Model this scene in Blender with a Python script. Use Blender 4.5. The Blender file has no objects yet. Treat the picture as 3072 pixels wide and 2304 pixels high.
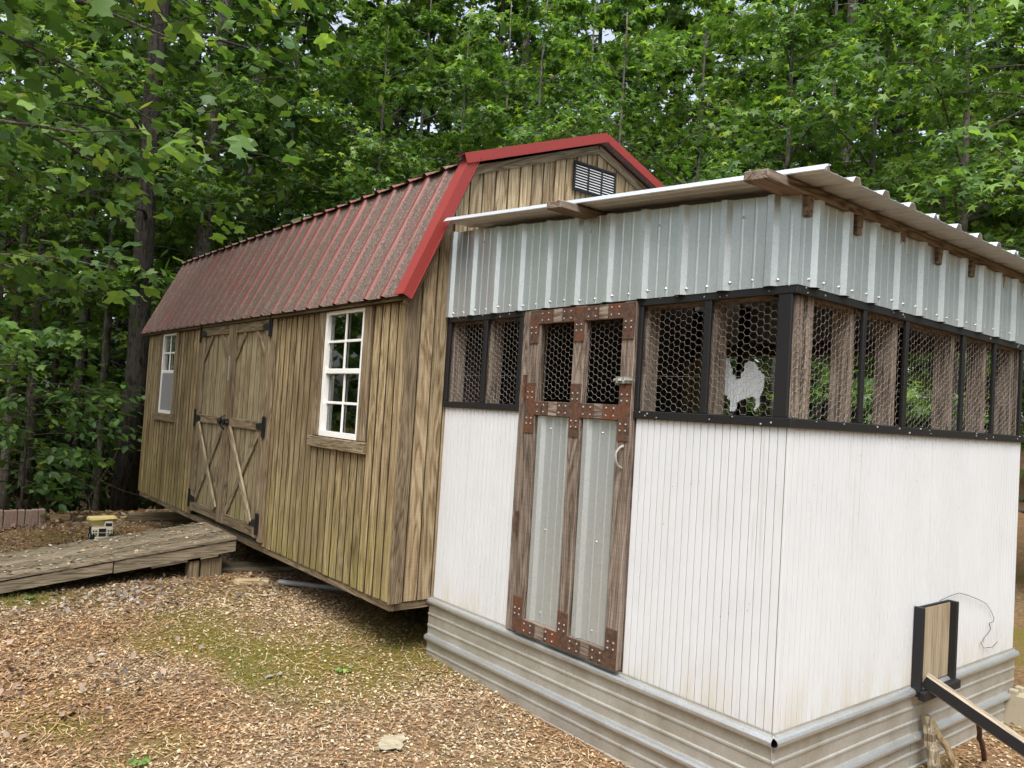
import bpy, math, random
import numpy as np
from mathutils import Vector, Matrix

# ------------------------------------------------------------------ camera, world, sun, exposure
SC = bpy.context.scene
COL = SC.collection
CAM = np.array([1.7431, -2.7943, 1.4543])
YAW, PITCH, ROLL = math.radians(141.354), math.radians(2.018), math.radians(3.521)
def _cam_axes():
    f = np.array([math.cos(PITCH) * math.cos(YAW), math.cos(PITCH) * math.sin(YAW), math.sin(PITCH)])
    r = np.array([math.sin(YAW), -math.cos(YAW), 0.0]); u = np.cross(r, f)
    c, s = math.cos(ROLL), math.sin(ROLL)
    return c * r + s * u, -s * r + c * u, f
_r, _u, _f = _cam_axes()
cam_data = bpy.data.cameras.new('camera'); cam = bpy.data.objects.new('camera', cam_data); COL.objects.link(cam)
cam.matrix_world = Matrix(((_r[0], _u[0], -_f[0], CAM[0]), (_r[1], _u[1], -_f[1], CAM[1]), (_r[2], _u[2], -_f[2], CAM[2]), (0, 0, 0, 1)))
cam_data.sensor_width = 36; cam_data.lens = 2374.5 / 3072 * 36
cam_data.clip_start = 0.05; cam_data.clip_end = 600
SC.camera = cam

SUN_EL, SUN_AZ = math.radians(60), math.radians(-44)      # direction the light comes from (azimuth from +X, counter-clockwise)
world = bpy.data.worlds.new('World'); SC.world = world; world.use_nodes = True
wn = world.node_tree; wn.nodes.clear()
sky = wn.nodes.new('ShaderNodeTexSky'); sky.sky_type = 'NISHITA'; sky.sun_disc = False
sky.sun_elevation = SUN_EL; sky.sun_rotation = math.pi / 2 - SUN_AZ
sky.air_density = 1.0; sky.dust_density = 4.0; sky.ozone_density = 1.0
hs = wn.nodes.new('ShaderNodeHueSaturation'); hs.inputs['Saturation'].default_value = 0.5
bg = wn.nodes.new('ShaderNodeBackground'); bg.inputs['Strength'].default_value = 0.15
wo = wn.nodes.new('ShaderNodeOutputWorld')
wn.links.new(sky.outputs[0], hs.inputs['Color']); wn.links.new(hs.outputs[0], bg.inputs['Color']); wn.links.new(bg.outputs[0], wo.inputs['Surface'])
sun_data = bpy.data.lights.new('sun', 'SUN'); sun_data.energy = 1.5; sun_data.angle = math.radians(35); sun_data.color = (1.0, 0.975, 0.95)
sun = bpy.data.objects.new('sun', sun_data); COL.objects.link(sun)
_sd = Vector((math.cos(SUN_EL) * math.cos(SUN_AZ), math.cos(SUN_EL) * math.sin(SUN_AZ), math.sin(SUN_EL)))
sun.rotation_euler = _sd.to_track_quat('Z', 'Y').to_euler(); sun.location = (0, 0, 30)
SC.view_settings.view_transform = 'Standard'; SC.view_settings.look = 'None'
SC.view_settings.exposure = 1.22; SC.view_settings.gamma = 1.0; SC.view_settings.use_curve_mapping = False
SC.render.engine = 'CYCLES'
cy = SC.cycles; cy.max_bounces = 6; cy.diffuse_bounces = 4; cy.glossy_bounces = 3; cy.transmission_bounces = 4; cy.transparent_max_bounces = 8
cy.caustics_reflective = False; cy.caustics_refractive = False; cy.use_denoising = True
cy.sample_clamp_indirect = 6.0

rnd = random.Random(7)
NP = np.random.default_rng(11)

# ------------------------------------------------------------------ node helpers
class NT:
    def __init__(s, name):
        s.m = bpy.data.materials.new(name); s.m.use_nodes = True; s.t = s.m.node_tree; s.t.nodes.clear()
        s.out = s.t.nodes.new('ShaderNodeOutputMaterial')
    def n(s, typ, ins=None, **props):
        nd = s.t.nodes.new('ShaderNode' + typ)
        for k, v in props.items(): setattr(nd, k, v)
        for k, v in (ins or {}).items():
            sock = nd.inputs[k]
            if isinstance(v, tuple) and len(v) == 2 and hasattr(v[0], 'outputs'): s.t.links.new(v[0].outputs[v[1]], sock)
            elif hasattr(v, 'outputs'): s.t.links.new(v.outputs[0], sock)
            elif isinstance(v, (tuple, list)) and len(v) == 3 and sock.type == 'RGBA': sock.default_value = (*v, 1)
            else: sock.default_value = v
        return nd
    def ramp(s, fac, stops, interp='LINEAR'):
        nd = s.t.nodes.new('ShaderNodeValToRGB'); cr = nd.color_ramp; cr.interpolation = interp
        while len(cr.elements) < len(stops): cr.elements.new(0.5)
        for e, (p, c) in zip(cr.elements, stops):
            e.position = p; e.color = (c, c, c, 1) if isinstance(c, (int, float)) else (*c, 1)
        s.t.links.new(fac.outputs[0] if hasattr(fac, 'outputs') else fac[0].outputs[fac[1]], nd.inputs['Fac'])
        return nd
    def mix(s, fac, a, b, blend='MIX'):
        nd = s.t.nodes.new('ShaderNodeMix'); nd.data_type = 'RGBA'; nd.blend_type = blend
        for k, v in ((0, fac), (6, a), (7, b)):
            if isinstance(v, tuple) and len(v) == 2 and hasattr(v[0], 'outputs'): s.t.links.new(v[0].outputs[v[1]], nd.inputs[k])
            elif hasattr(v, 'outputs'): s.t.links.new(v.outputs[2] if v.bl_idname == 'ShaderNodeMix' else v.outputs[0], nd.inputs[k])
            elif isinstance(v, tuple): nd.inputs[k].default_value = (*v, 1)
            else: nd.inputs[k].default_value = v
        return nd
    def math(s, op, a, b=0.0, clamp=False):
        nd = s.t.nodes.new('ShaderNodeMath'); nd.operation = op; nd.use_clamp = clamp
        for i, v in ((0, a), (1, b)):
            if isinstance(v, tuple): s.t.links.new(v[0].outputs[v[1]], nd.inputs[i])
            elif hasattr(v, 'outputs'): s.t.links.new(v.outputs[0], nd.inputs[i])
            else: nd.inputs[i].default_value = v
        return nd
    def done(s, shader):
        s.t.links.new(shader.outputs[0], s.out.inputs['Surface']); return s.m
    def bsdf(s, color, rough=0.7, metal=0.0, bump=None, bdist=0.003, bstr=0.5, spec=0.3, **kw):
        b = s.t.nodes.new('ShaderNodeBsdfPrincipled')
        if hasattr(color, 'outputs'): s.t.links.new(color.outputs[2] if color.bl_idname == 'ShaderNodeMix' else color.outputs[0], b.inputs['Base Color'])
        else: b.inputs['Base Color'].default_value = (*color, 1)
        for k, v in (('Roughness', rough), ('Metallic', metal)):
            if hasattr(v, 'outputs'): s.t.links.new(v.outputs[0], b.inputs[k])
            else: b.inputs[k].default_value = v
        b.inputs['Specular IOR Level'].default_value = spec
        if bump is not None:
            bp = s.n('Bump', {'Strength': bstr, 'Distance': bdist, 'Height': bump}); s.t.links.new(bp.outputs[0], b.inputs['Normal'])
        return b

def obj_coord(t, scale, rand_amt=7.0):
    tc = t.n('TexCoord'); oi = t.n('ObjectInfo')
    off = t.n('CombineXYZ', {0: t.math('MULTIPLY', (oi, 'Random'), 13.7 * rand_amt), 1: t.math('MULTIPLY', (oi, 'Random'), 7.3 * rand_amt), 2: t.math('MULTIPLY', (oi, 'Random'), 29.1 * rand_amt)})
    ad = t.n('VectorMath', {0: (tc, 'Object'), 1: off}, operation='ADD')
    return t.n('VectorMath', {0: ad, 1: scale}, operation='MULTIPLY'), oi, tc

def wood(name, dark, mid, light, axis='Z', grain=1.0, mottle=None, stain=None, rough=0.82, bstr=0.5, sawn=False, varamt=0.3):
    t = NT(name)
    k = {'X': (0.07, 1, 1), 'Y': (1, 0.07, 1), 'Z': (1, 1, 0.07)}[axis]
    co, oi, tc = obj_coord(t, tuple(v * grain for v in k))
    n1 = t.n('TexNoise', {'Vector': co, 'Scale': 55.0, 'Detail': 6.0, 'Roughness': 0.7, 'Distortion': 0.6})
    n0 = t.n('TexNoise', {'Vector': co, 'Scale': 7.0, 'Detail': 3.0, 'Roughness': 0.5, 'Distortion': 2.5})
    wv = t.math('FRACT', t.math('MULTIPLY', n0, 9.0))
    wv2 = t.math('ABSOLUTE', t.math('SUBTRACT', wv, 0.5))
    g = t.math('ADD', t.math('MULTIPLY', n1, 0.72), t.math('MULTIPLY', wv2, 0.5))
    col = t.ramp(g, [(0.30, dark), (0.47, mid), (0.68, light)])
    geo = t.n('NewGeometry')
    n2 = t.n('TexNoise', {'Vector': (geo, 'Position'), 'Scale': 2.3, 'Detail': 5.0, 'Roughness': 0.65})
    if mottle:
        col = t.mix(t.ramp(n2, [(0.42, 0.0), (0.62, 0.75)]), col, t.mix(0.75, col, mottle, 'MULTIPLY'))
        # keep some grain in the mottled areas
    if stain:
        sc_, z0, z1 = stain
        sep = t.n('SeparateXYZ', {0: (geo, 'Position')})
        mr = t.n('MapRange', {0: (sep, 2), 1: z0, 2: z1, 3: 0.0, 4: 1.0})
        n3 = t.n('TexNoise', {'Vector': (geo, 'Position'), 'Scale': 4.0, 'Detail': 4.0, 'Roughness': 0.6})
        fac = t.math('MULTIPLY', mr, t.ramp(n3, [(0.35, 0.15), (0.65, 0.95)]), clamp=True)
        col = t.mix(fac, col, t.mix(0.8, col, sc_, 'SOFT_LIGHT') if False else t.mix(0.6, col, sc_))
    hv = t.n('HueSaturation', {'Value': t.math('ADD', t.math('MULTIPLY', (oi, 'Random'), varamt), 1.0 - varamt / 2), 'Color': (col, 2) if col.bl_idname == 'ShaderNodeMix' else col})
    hgt = g
    if sawn:
        sx = {'Z': (3, 3, 160), 'X': (160, 3, 3), 'Y': (3, 160, 3)}[axis]
        co2 = t.n('VectorMath', {0: (tc, 'Object'), 1: sx}, operation='MULTIPLY')
        ns = t.n('TexNoise', {'Vector': co2, 'Scale': 1.0, 'Detail': 2.0})
        hgt = t.math('ADD', g, t.math('MULTIPLY', ns, 0.35))
        hv = t.mix(t.ramp(ns, [(0.35, 0.22), (0.55, 0.0)]), hv, t.mix(1.0, hv, (0.45, 0.42, 0.38), 'MULTIPLY'))
    return t.done(t.bsdf(hv, rough, bump=hgt, bdist=0.004, bstr=bstr, spec=0.15))

def paint(name, color, rough=0.5, wear=None, wear_amt=0.62, dirt=None, grime=None):
    t = NT(name); geo = t.n('NewGeometry')
    n1 = t.n('TexNoise', {'Vector': (geo, 'Position'), 'Scale': 60.0, 'Detail': 4.0, 'Roughness': 0.6})
    n2 = t.n('TexNoise', {'Vector': (geo, 'Position'), 'Scale': 3.0, 'Detail': 4.0, 'Roughness': 0.6})
    col = t.mix(t.ramp(n2, [(0.35, 0.0), (0.7, 0.35)]), color, tuple(c * 0.82 for c in color))
    if wear: col = t.mix(t.ramp(n1, [(wear_amt, 0.0), (wear_amt + 0.05, 1.0)]), col, wear)
    if dirt:
        v = t.n('TexVoronoi', {'Vector': (geo, 'Position'), 'Scale': 26.0, 'Randomness': 1.0})
        d = t.ramp((v, 'Distance'), [(0.055, 1.0), (0.10, 0.0)])
        dm = t.math('MULTIPLY', d, t.ramp(n2, [(0.5, 0.0), (0.62, 1.0)]))
        col = t.mix(dm, col, dirt)
    if grime:
        gc, z0, z1 = grime
        sep = t.n('SeparateXYZ', {0: (geo, 'Position')})
        mr = t.n('MapRange', {0: (sep, 2), 1: z0, 2: z1, 3: 0.0, 4: 1.0})
        sv = t.n('VectorMath', {0: (geo, 'Position'), 1: (9.0, 9.0, 1.6)}, operation='MULTIPLY')
        n3 = t.n('TexNoise', {'Vector': sv, 'Scale': 1.0, 'Detail': 5.0, 'Roughness': 0.65})
        col = t.mix(t.math('MULTIPLY', t.math('POWER', mr, 1.6), t.ramp(n3, [(0.38, 0.0), (0.62, 0.8)]), clamp=True), col, gc)
        # long vertical weather streaks
        sv2 = t.n('VectorMath', {0: (geo, 'Position'), 1: (55.0, 55.0, 1.1)}, operation='MULTIPLY')
        n4 = t.n('TexNoise', {'Vector': sv2, 'Scale': 1.0, 'Detail': 4.0, 'Roughness': 0.7})
        col = t.mix(t.ramp(n4, [(0.60, 0.0), (0.72, 0.55)]), col, (0.42, 0.40, 0.36))
    return t.done(t.bsdf(col, rough, bump=n1, bdist=0.001, bstr=0.25))

def galv(name, color, rough=0.42, metal=0.75, dirt=None, dirt_amt=0.5):
    t = NT(name); geo = t.n('NewGeometry')
    v = t.n('TexVoronoi', {'Vector': (geo, 'Position'), 'Scale': 170.0})
    n2 = t.n('TexNoise', {'Vector': (geo, 'Position'), 'Scale': 5.0, 'Detail': 5.0, 'Roughness': 0.65})
    sp = t.n('HueSaturation', {'Saturation': 0.0, 'Color': (v, 'Color')})
    col = t.mix(t.ramp(sp, [(0.0, 0.0), (1.0, 1.0)]), tuple(c * 0.86 for c in color), tuple(min(1, c * 1.1) for c in color))
    if dirt: col = t.mix(t.ramp(n2, [(0.3, 0.0), (0.7, dirt_amt)]), col, dirt)
    if dirt and dirt_amt > 0.6:
        v2 = t.n('TexVoronoi', {'Vector': (geo, 'Position'), 'Scale': 38.0})
        col = t.mix(t.math('MULTIPLY', t.ramp((v2, 'Distance'), [(0.06, 1.0), (0.13, 0.0)]), t.ramp(n2, [(0.45, 0.0), (0.55, 1.0)])), col, (0.05, 0.04, 0.03))
    rr = t.math('ADD', t.math('MULTIPLY', n2, 0.25), rough - 0.12)
    n5 = t.n('TexNoise', {'Vector': (geo, 'Position'), 'Scale': 1.7, 'Detail': 2.0})
    return t.done(t.bsdf(col, rr, metal, bump=n5, bdist=0.01, bstr=0.35, spec=0.5))

def rust(name):
    t = NT(name); geo = t.n('NewGeometry')
    n1 = t.n('TexNoise', {'Vector': (geo, 'Position'), 'Scale': 45.0, 'Detail': 6.0, 'Roughness': 0.7})
    n2 = t.n('TexNoise', {'Vector': (geo, 'Position'), 'Scale': 7.0, 'Detail': 3.0})
    c = t.ramp(n1, [(0.3, (0.04, 0.025, 0.018)), (0.5, (0.088, 0.05, 0.034)), (0.7, (0.15, 0.09, 0.062))])
    c = t.mix(t.ramp(n2, [(0.5, 0.0), (0.7, 0.6)]), c, (0.19, 0.055, 0.018))
    return t.done(t.bsdf(c, 0.75, 0.15, bump=n1, bdist=0.0015))

def leafmat(name, dark, light, trans=0.45, gloss=0.35):
    t = NT(name)
    at = t.n('Attribute', attribute_name='lc'); oi = t.n('ObjectInfo')
    f = t.math('FRACT', t.math('ADD', (at, 'Fac'), t.math('MULTIPLY', (oi, 'Random'), 3.17)))
    col = t.ramp(f, [(0.0, dark), (0.75, tuple((a + b) / 2 for a, b in zip(dark, light))), (0.94, light), (1.0, (light[0] * 1.5, light[1] * 1.12, light[2]))])
    b = t.bsdf(col, 0.45, spec=gloss)
    tl = t.n('BsdfTranslucent', {'Color': t.mix(1.0, col, (1.2, 1.25, 0.5), 'MULTIPLY')})
    # Mix node output index 2
    t.t.links.new([n for n in t.t.nodes if n.bl_idname == 'ShaderNodeMix'][-1].outputs[2], tl.inputs['Color'])
    mx = t.n('MixShader', {0: trans, 1: b, 2: tl})
    return t.done(mx)

def attr_mat(name, rough=0.85, trans=0.0, attr='lc'):
    t = NT(name); at = t.n('Attribute', attribute_name=attr)
    b = t.n('BsdfPrincipled', {'Base Color': (at, 'Color'), 'Roughness': rough}); b.inputs['Specular IOR Level'].default_value = 0.15
    if trans:
        tl = t.n('BsdfTranslucent', {'Color': (at, 'Color')}); return t.done(t.n('MixShader', {0: trans, 1: b, 2: tl}))
    return t.done(b)

def bark(name, dark, light, sc=1.0, lichen=None):
    t = NT(name); tc = t.n('TexCoord'); oi = t.n('ObjectInfo')
    s = t.n('VectorMath', {0: (tc, 'Object'), 1: (34.0 * sc, 34.0 * sc, 6.0 * sc)}, operation='MULTIPLY')
    n1 = t.n('TexNoise', {'Vector': s, 'Scale': 1.0, 'Detail': 7.0, 'Roughness': 0.72, 'Distortion': 0.8})
    n0 = t.n('TexNoise', {'Vector': (tc, 'Object'), 'Scale': 16.0 * sc, 'Detail': 4.0, 'Roughness': 0.6})
    h = t.math('MULTIPLY', t.ramp(n1, [(0.36, 0.0), (0.62, 1.0)]), t.math('ADD', n0, 0.25))
    col = t.ramp(h, [(0.05, dark), (0.5, light)])
    if lichen:
        n2 = t.n('TexNoise', {'Vector': (tc, 'Object'), 'Scale': 9.0, 'Detail': 5.0, 'Roughness': 0.7})
        col = t.mix(t.ramp(n2, [(0.52, 0.0), (0.62, 0.8)]), col, lichen)
    return t.done(t.bsdf(col, 0.9, bump=h, bdist=0.02, bstr=0.8, spec=0.1))

# ------------------------------------------------------------------ materials
M = {}
for ax in 'XYZ':
    M['trim' + ax] = wood('weathered_trim_' + ax, (0.075, 0.054, 0.033), (0.175, 0.135, 0.085), (0.29, 0.235, 0.155), ax, mottle=(0.72, 0.66, 0.62))
    M['lumber' + ax] = wood('rough_lumber_' + ax, (0.062, 0.047, 0.036), (0.172, 0.134, 0.104), (0.30, 0.248, 0.202), ax, sawn=True)
    M['deck' + ax] = wood('ramp_wood_' + ax, (0.075, 0.060, 0.042), (0.19, 0.155, 0.105), (0.33, 0.28, 0.20), ax, mottle=(0.68, 0.67, 0.64))
    M['fresh' + ax] = wood('pale_lumber_' + ax, (0.20, 0.14, 0.07), (0.36, 0.27, 0.15), (0.5, 0.4, 0.24), ax)
M['inside'] = wood('dark_inside_board', (0.02, 0.015, 0.011), (0.045, 0.034, 0.025), (0.075, 0.058, 0.043), 'Z')  # coop interior wood coloured darker to deepen the shade inside
M['oldboardX'] = wood('bleached_board', (0.16, 0.125, 0.085), (0.34, 0.285, 0.21), (0.48, 0.42, 0.32), 'X')
M['siding'] = wood('siding_wood', (0.095, 0.063, 0.034), (0.26, 0.196, 0.106), (0.45, 0.362, 0.218), 'Z', grain=0.8, mottle=(0.66, 0.62, 0.62), stain=((0.27, 0.235, 0.05), 1.05, 0.25), sawn=True, varamt=0.42)
M['gable'] = wood('gable_wood', (0.15, 0.10, 0.055), (0.34, 0.262, 0.155), (0.52, 0.43, 0.28), 'Z', grain=0.8, mottle=(0.72, 0.66, 0.62), sawn=True, varamt=0.4)
M['doorwood'] = wood('barn_door_wood', (0.12, 0.092, 0.055), (0.27, 0.222, 0.138), (0.40, 0.345, 0.225), 'Z', mottle=(0.78, 0.78, 0.74), stain=((0.24, 0.22, 0.07), 0.9, 0.3))
M['doorwoodX'] = wood('brace_wood', (0.085, 0.064, 0.040), (0.21, 0.168, 0.108), (0.34, 0.285, 0.19), 'X')
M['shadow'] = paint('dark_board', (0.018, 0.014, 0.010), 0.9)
M['groove_shade'] = paint('painted_groove_shade', (0.045, 0.032, 0.020), 0.95)  # plank sides painted dark so the grooves read as shadow lines
M['groove'] = paint('dirty_groove', (0.22, 0.21, 0.18), 0.9)
M['white'] = paint('white_bead_paint', (0.62, 0.64, 0.655), 0.55, dirt=(0.30, 0.27, 0.22), grime=((0.50, 0.45, 0.33), 0.55, 0.24))
M['black'] = paint('black_paint', (0.014, 0.014, 0.015), 0.5, wear=(0.16, 0.13, 0.11), wear_amt=0.73)
M['vinyl'] = paint('white_vinyl', (0.82, 0.82, 0.79), 0.4)
M['galv'] = galv('galvanised_sheet', (0.55, 0.595, 0.605), 0.37, 0.66, dirt=(0.42, 0.47, 0.475), dirt_amt=0.4)
M['galvroof'] = galv('galvanised_roof', (0.60, 0.645, 0.69), 0.36, 0.45, dirt=(0.46, 0.48, 0.50), dirt_amt=0.4)
M['skirt'] = galv('dusty_skirt_metal', (0.50, 0.50, 0.47), 0.46, 0.5, dirt=(0.33, 0.30, 0.235), dirt_amt=0.85)
M['skirtbead'] = galv('skirt_bead_metal', (0.62, 0.65, 0.67), 0.34, 0.8, dirt=(0.40, 0.37, 0.31), dirt_amt=0.5)
M['screw'] = galv('screw_metal', (0.6, 0.6, 0.58), 0.35, 0.9)
M['dullscrew'] = paint('dull_fastener', (0.33, 0.31, 0.29), 0.6)
M['wire'] = paint('netting_wire', (0.26, 0.245, 0.225), 0.7)
M['rust'] = rust('rusty_steel')
M['redtrim'] = paint('red_metal_trim', (0.24, 0.036, 0.032), 0.45)
M['iron'] = paint('black_iron', (0.012, 0.012, 0.014), 0.45)
M['plastic'] = paint('cream_plastic', (0.74, 0.70, 0.54), 0.5)
M['plasticy'] = paint('yellow_plastic', (0.76, 0.62, 0.27), 0.5, dirt=(0.3, 0.2, 0.08))
M['rubber'] = paint('dark_rubber', (0.02, 0.02, 0.022), 0.8)
M['concrete'] = paint('block_concrete', (0.33, 0.29, 0.205), 0.9, wear=(0.24, 0.21, 0.15))
M['pipe'] = paint('grey_pipe', (0.28, 0.28, 0.28), 0.5)
M['brick'] = paint('clay_brick', (0.30, 0.155, 0.115), 0.9, wear=(0.26, 0.22, 0.18), wear_amt=0.46)
M['ply'] = wood('plywood', (0.21, 0.165, 0.108), (0.30, 0.245, 0.165), (0.37, 0.31, 0.22), 'Z', grain=0.9, mottle=(0.8, 0.78, 0.74), bstr=0.2)
M['sterile'] = paint('bright_sheet', (0.74, 0.77, 0.77), 0.4)

def red_roof():
    t = NT('red_metal_roof'); geo = t.n('NewGeometry'); at = t.n('Attribute', attribute_name='lc')
    st = t.n('VectorMath', {0: (geo, 'Position'), 1: (9.0, 1.6, 1.6)}, operation='MULTIPLY')
    n1 = t.n('TexNoise', {'Vector': st, 'Scale': 1.0, 'Detail': 6.0, 'Roughness': 0.7})
    n2 = t.n('TexNoise', {'Vector': (geo, 'Position'), 'Scale': 85.0, 'Detail': 3.0, 'Roughness': 0.8})
    n3 = t.n('TexNoise', {'Vector': (geo, 'Position'), 'Scale': 0.55, 'Detail': 3.0})
    base = t.mix(t.ramp(n3, [(0.35, 0.0), (0.65, 1.0)]), (0.185, 0.040, 0.034), (0.16, 0.054, 0.043))
    grime = t.ramp(n2, [(0.33, (0.024, 0.023, 0.019)), (0.47, (0.085, 0.066, 0.055)), (0.56, (0.15, 0.12, 0.10)), (0.70, (0.27, 0.25, 0.21))])
    amt = t.math('ADD', t.math('MULTIPLY', (at, 'Fac'), 0.58), t.math('ADD', t.math('MULTIPLY', n1, 1.9), t.math('SUBTRACT', t.math('MULTIPLY', n2, 1.1), 1.48)))
    sep = t.n('SeparateXYZ', {0: (geo, 'Position')})
    amt = t.math('ADD', amt, t.n('MapRange', {0: (sep, 0), 1: -3.4, 2: -7.6, 3: 0.0, 4: 0.20}))
    f = t.ramp(amt, [(0.12, 0.0), (0.42, 0.88)])
    col = t.mix(f, base, grime)
    return t.done(t.bsdf(col, t.math('ADD', t.math('MULTIPLY', f, 0.45), 0.4), bump=n2, bdist=0.002, bstr=0.4))
M['redroof'] = red_roof()

def glass_mat():
    t = NT('window_glass'); fr = t.n('Fresnel', {'IOR': 1.5})
    tr = t.n('BsdfTransparent', {'Color': (0.82, 0.86, 0.84)}); gl = t.n('BsdfGlossy', {'Roughness': 0.02, 'Color': (0.9, 0.92, 0.9)})
    return t.done(t.n('MixShader', {0: t.math('ADD', t.math('MULTIPLY', fr, 1.3), 0.02), 1: tr, 2: gl}))
M['glass'] = glass_mat()
def screen_mat():
    t = NT('insect_screen'); tr = t.n('BsdfTransparent'); b = t.bsdf((0.34, 0.34, 0.36), 0.7)
    return t.done(t.n('MixShader', {0: 0.6, 1: tr, 2: b}))
M['screen'] = screen_mat()
M['leaf_star'] = leafmat('sweetgum_leaf', (0.040, 0.100, 0.024), (0.235, 0.39, 0.085))
M['leaf_poplar'] = leafmat('tulip_leaf', (0.050, 0.122, 0.032), (0.255, 0.41, 0.10))
M['leaf_dog'] = leafmat('dogwood_leaf', (0.035, 0.090, 0.022), (0.12, 0.225, 0.050), 0.35)
M['leaf_far'] = leafmat('forest_leaf', (0.026, 0.066, 0.020), (0.15, 0.235, 0.055), 0.5, 0.2)
M['leaf_under'] = leafmat('shade_darkened_leaf', (0.008, 0.016, 0.005), (0.024, 0.042, 0.012), 0.3, 0.1)  # leaf colour darkened to stand for deep shade under the trees
M['bark_dark'] = bark('dark_bark', (0.008, 0.007, 0.006), (0.055, 0.049, 0.042))
M['bark_grey'] = bark('grey_bark', (0.035, 0.030, 0.024), (0.17, 0.155, 0.13), 1.0, (0.24, 0.24, 0.21))
M['bark_pine'] = bark('scaly_bark', (0.012, 0.010, 0.009), (0.10, 0.087, 0.075), 0.7)
M['twig'] = bark('twig_bark', (0.03, 0.024, 0.018), (0.11, 0.09, 0.07), 2.0)
M['litter'] = attr_mat('dry_litter', 0.85, 0.0)
M['grass'] = attr_mat('grass_blade', 0.6, 0.35)

# ------------------------------------------------------------------ mesh helpers
class MB:
    def __init__(s): s.v = []; s.f = []; s.c = []
    def add(s, vs, fs, col=None):
        b = len(s.v); s.v += [tuple(v) for v in vs]; s.f += [tuple(b + i for i in f) for f in fs]
        if col is not None: s.c += [col] * len(vs)
        return s
    def box(s, x0, x1, y0, y1, z0, z1, ch=0.0):
        if ch <= 0:
            return s.add([(x0, y0, z0), (x1, y0, z0), (x1, y1, z0), (x0, y1, z0), (x0, y0, z1), (x1, y0, z1), (x1, y1, z1), (x0, y1, z1)],
                         [(0, 3, 2, 1), (4, 5, 6, 7), (0, 1, 5, 4), (1, 2, 6, 5), (2, 3, 7, 6), (3, 0, 4, 7)])
        lo = (x0, y0, z0); hi = (x1, y1, z1); ch = min(ch, 0.45 * min(x1 - x0, y1 - y0, z1 - z0))
        vs, idx = [], {}
        for a in range(3):
            for sx in (0, 1):
                for sy in (0, 1):
                    for sz in (0, 1):
                        sg = (sx, sy, sz); p = []
                        for k in range(3):
                            q = hi[k] if sg[k] else lo[k]
                            if k != a: q += -ch if sg[k] else ch
                            p.append(q)
                        idx[(a, sg)] = len(vs); vs.append(tuple(p))
        fs = []
        for a in range(3):
            b, c = (a + 1) % 3, (a + 2) % 3
            for sa in (0, 1):
                def sg(sb, sc_): l = [0, 0, 0]; l[a] = sa; l[b] = sb; l[c] = sc_; return tuple(l)
                q = [idx[(a, sg(0, 0))], idx[(a, sg(1, 0))], idx[(a, sg(1, 1))], idx[(a, sg(0, 1))]]
                fs.append(q if sa else q[::-1])
        for a in range(3):                                  # edges along axis a
            b, c = (a + 1) % 3, (a + 2) % 3
            for sb in (0, 1):
                for sc_ in (0, 1):
                    def sg(sa): l = [0, 0, 0]; l[a] = sa; l[b] = sb; l[c] = sc_; return tuple(l)
                    q = [idx[(b, sg(0))], idx[(b, sg(1))], idx[(c, sg(1))], idx[(c, sg(0))]]
                    fs.append(q if (sb ^ sc_) == 1 else q[::-1])
        for sx in (0, 1):
            for sy in (0, 1):
                for sz in (0, 1):
                    g = (sx, sy, sz); q = [idx[(0, g)], idx[(1, g)], idx[(2, g)]]
                    fs.append(q if (sx + sy + sz) % 2 == 1 else q[::-1])
        return s.add(vs, fs)
    def prism(s, poly, ax, a0, a1):
        """poly: 2-D points in the two remaining axes (cyclic order), extruded along ax"""
        n = len(poly)
        def P(p, a):
            l = [0, 0, 0]; l[ax] = a; l[(ax + 1) % 3] = p[0]; l[(ax + 2) % 3] = p[1]; return tuple(l)
        vs = [P(p, a0) for p in poly] + [P(p, a1) for p in poly]
        area = sum(poly[i][0] * poly[(i + 1) % n][1] - poly[(i + 1) % n][0] * poly[i][1] for i in range(n))
        fs = [tuple(range(n))[::-1], tuple(range(n, 2 * n))] + [(i, (i + 1) % n, n + (i + 1) % n, n + i) for i in range(n)]
        if area < 0: fs = [f[::-1] for f in fs]
        return s.add(vs, fs)
    def tube(s, pts, rad, n=6, cap=True):
        pts = [np.array(p, float) for p in pts]
        if not isinstance(rad, (list, tuple)): rad = [rad] * len(pts)
        rings = []
        up = np.array([0.0, 0.0, 1.0])
        prev = None
        for i, p in enumerate(pts):
            d = pts[min(i + 1, len(pts) - 1)] - pts[max(i - 1, 0)]; d /= (np.linalg.norm(d) + 1e-9)
            if prev is None:
                a = np.cross(d, up if abs(d[2]) < 0.9 else np.array([1.0, 0, 0]))
            else: a = prev - d * (prev @ d)
            a /= (np.linalg.norm(a) + 1e-9); prev = a; b = np.cross(d, a)
            rings.append([p + rad[i] * (math.cos(2 * math.pi * k / n) * a + math.sin(2 * math.pi * k / n) * b) for k in range(n)])
        vs = [q for r in rings for q in r]; fs = []
        for i in range(len(pts) - 1):
            for k in range(n):
                fs.append((i * n + k, i * n + (k + 1) % n, (i + 1) * n + (k + 1) % n, (i + 1) * n + k))
        if cap: fs += [tuple(range(n))[::-1], tuple(range((len(pts) - 1) * n, len(pts) * n))]
        return s.add(vs, fs)
    def mesh(s, name, mat, off=(0, 0, 0), smooth=False):
        me = bpy.data.meshes.new(name)
        vs = [(v[0] - off[0], v[1] - off[1], v[2] - off[2]) for v in s.v]
        me.from_pydata(vs, [], s.f); me.update()
        if s.c and len(s.c) == len(s.v): set_attr(me, np.array(s.c, float))
        if mat is not None: me.materials.append(M[mat] if isinstance(mat, str) else mat)
        if smooth: me.polygons.foreach_set('use_smooth', [True] * len(me.polygons))
        return me

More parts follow.
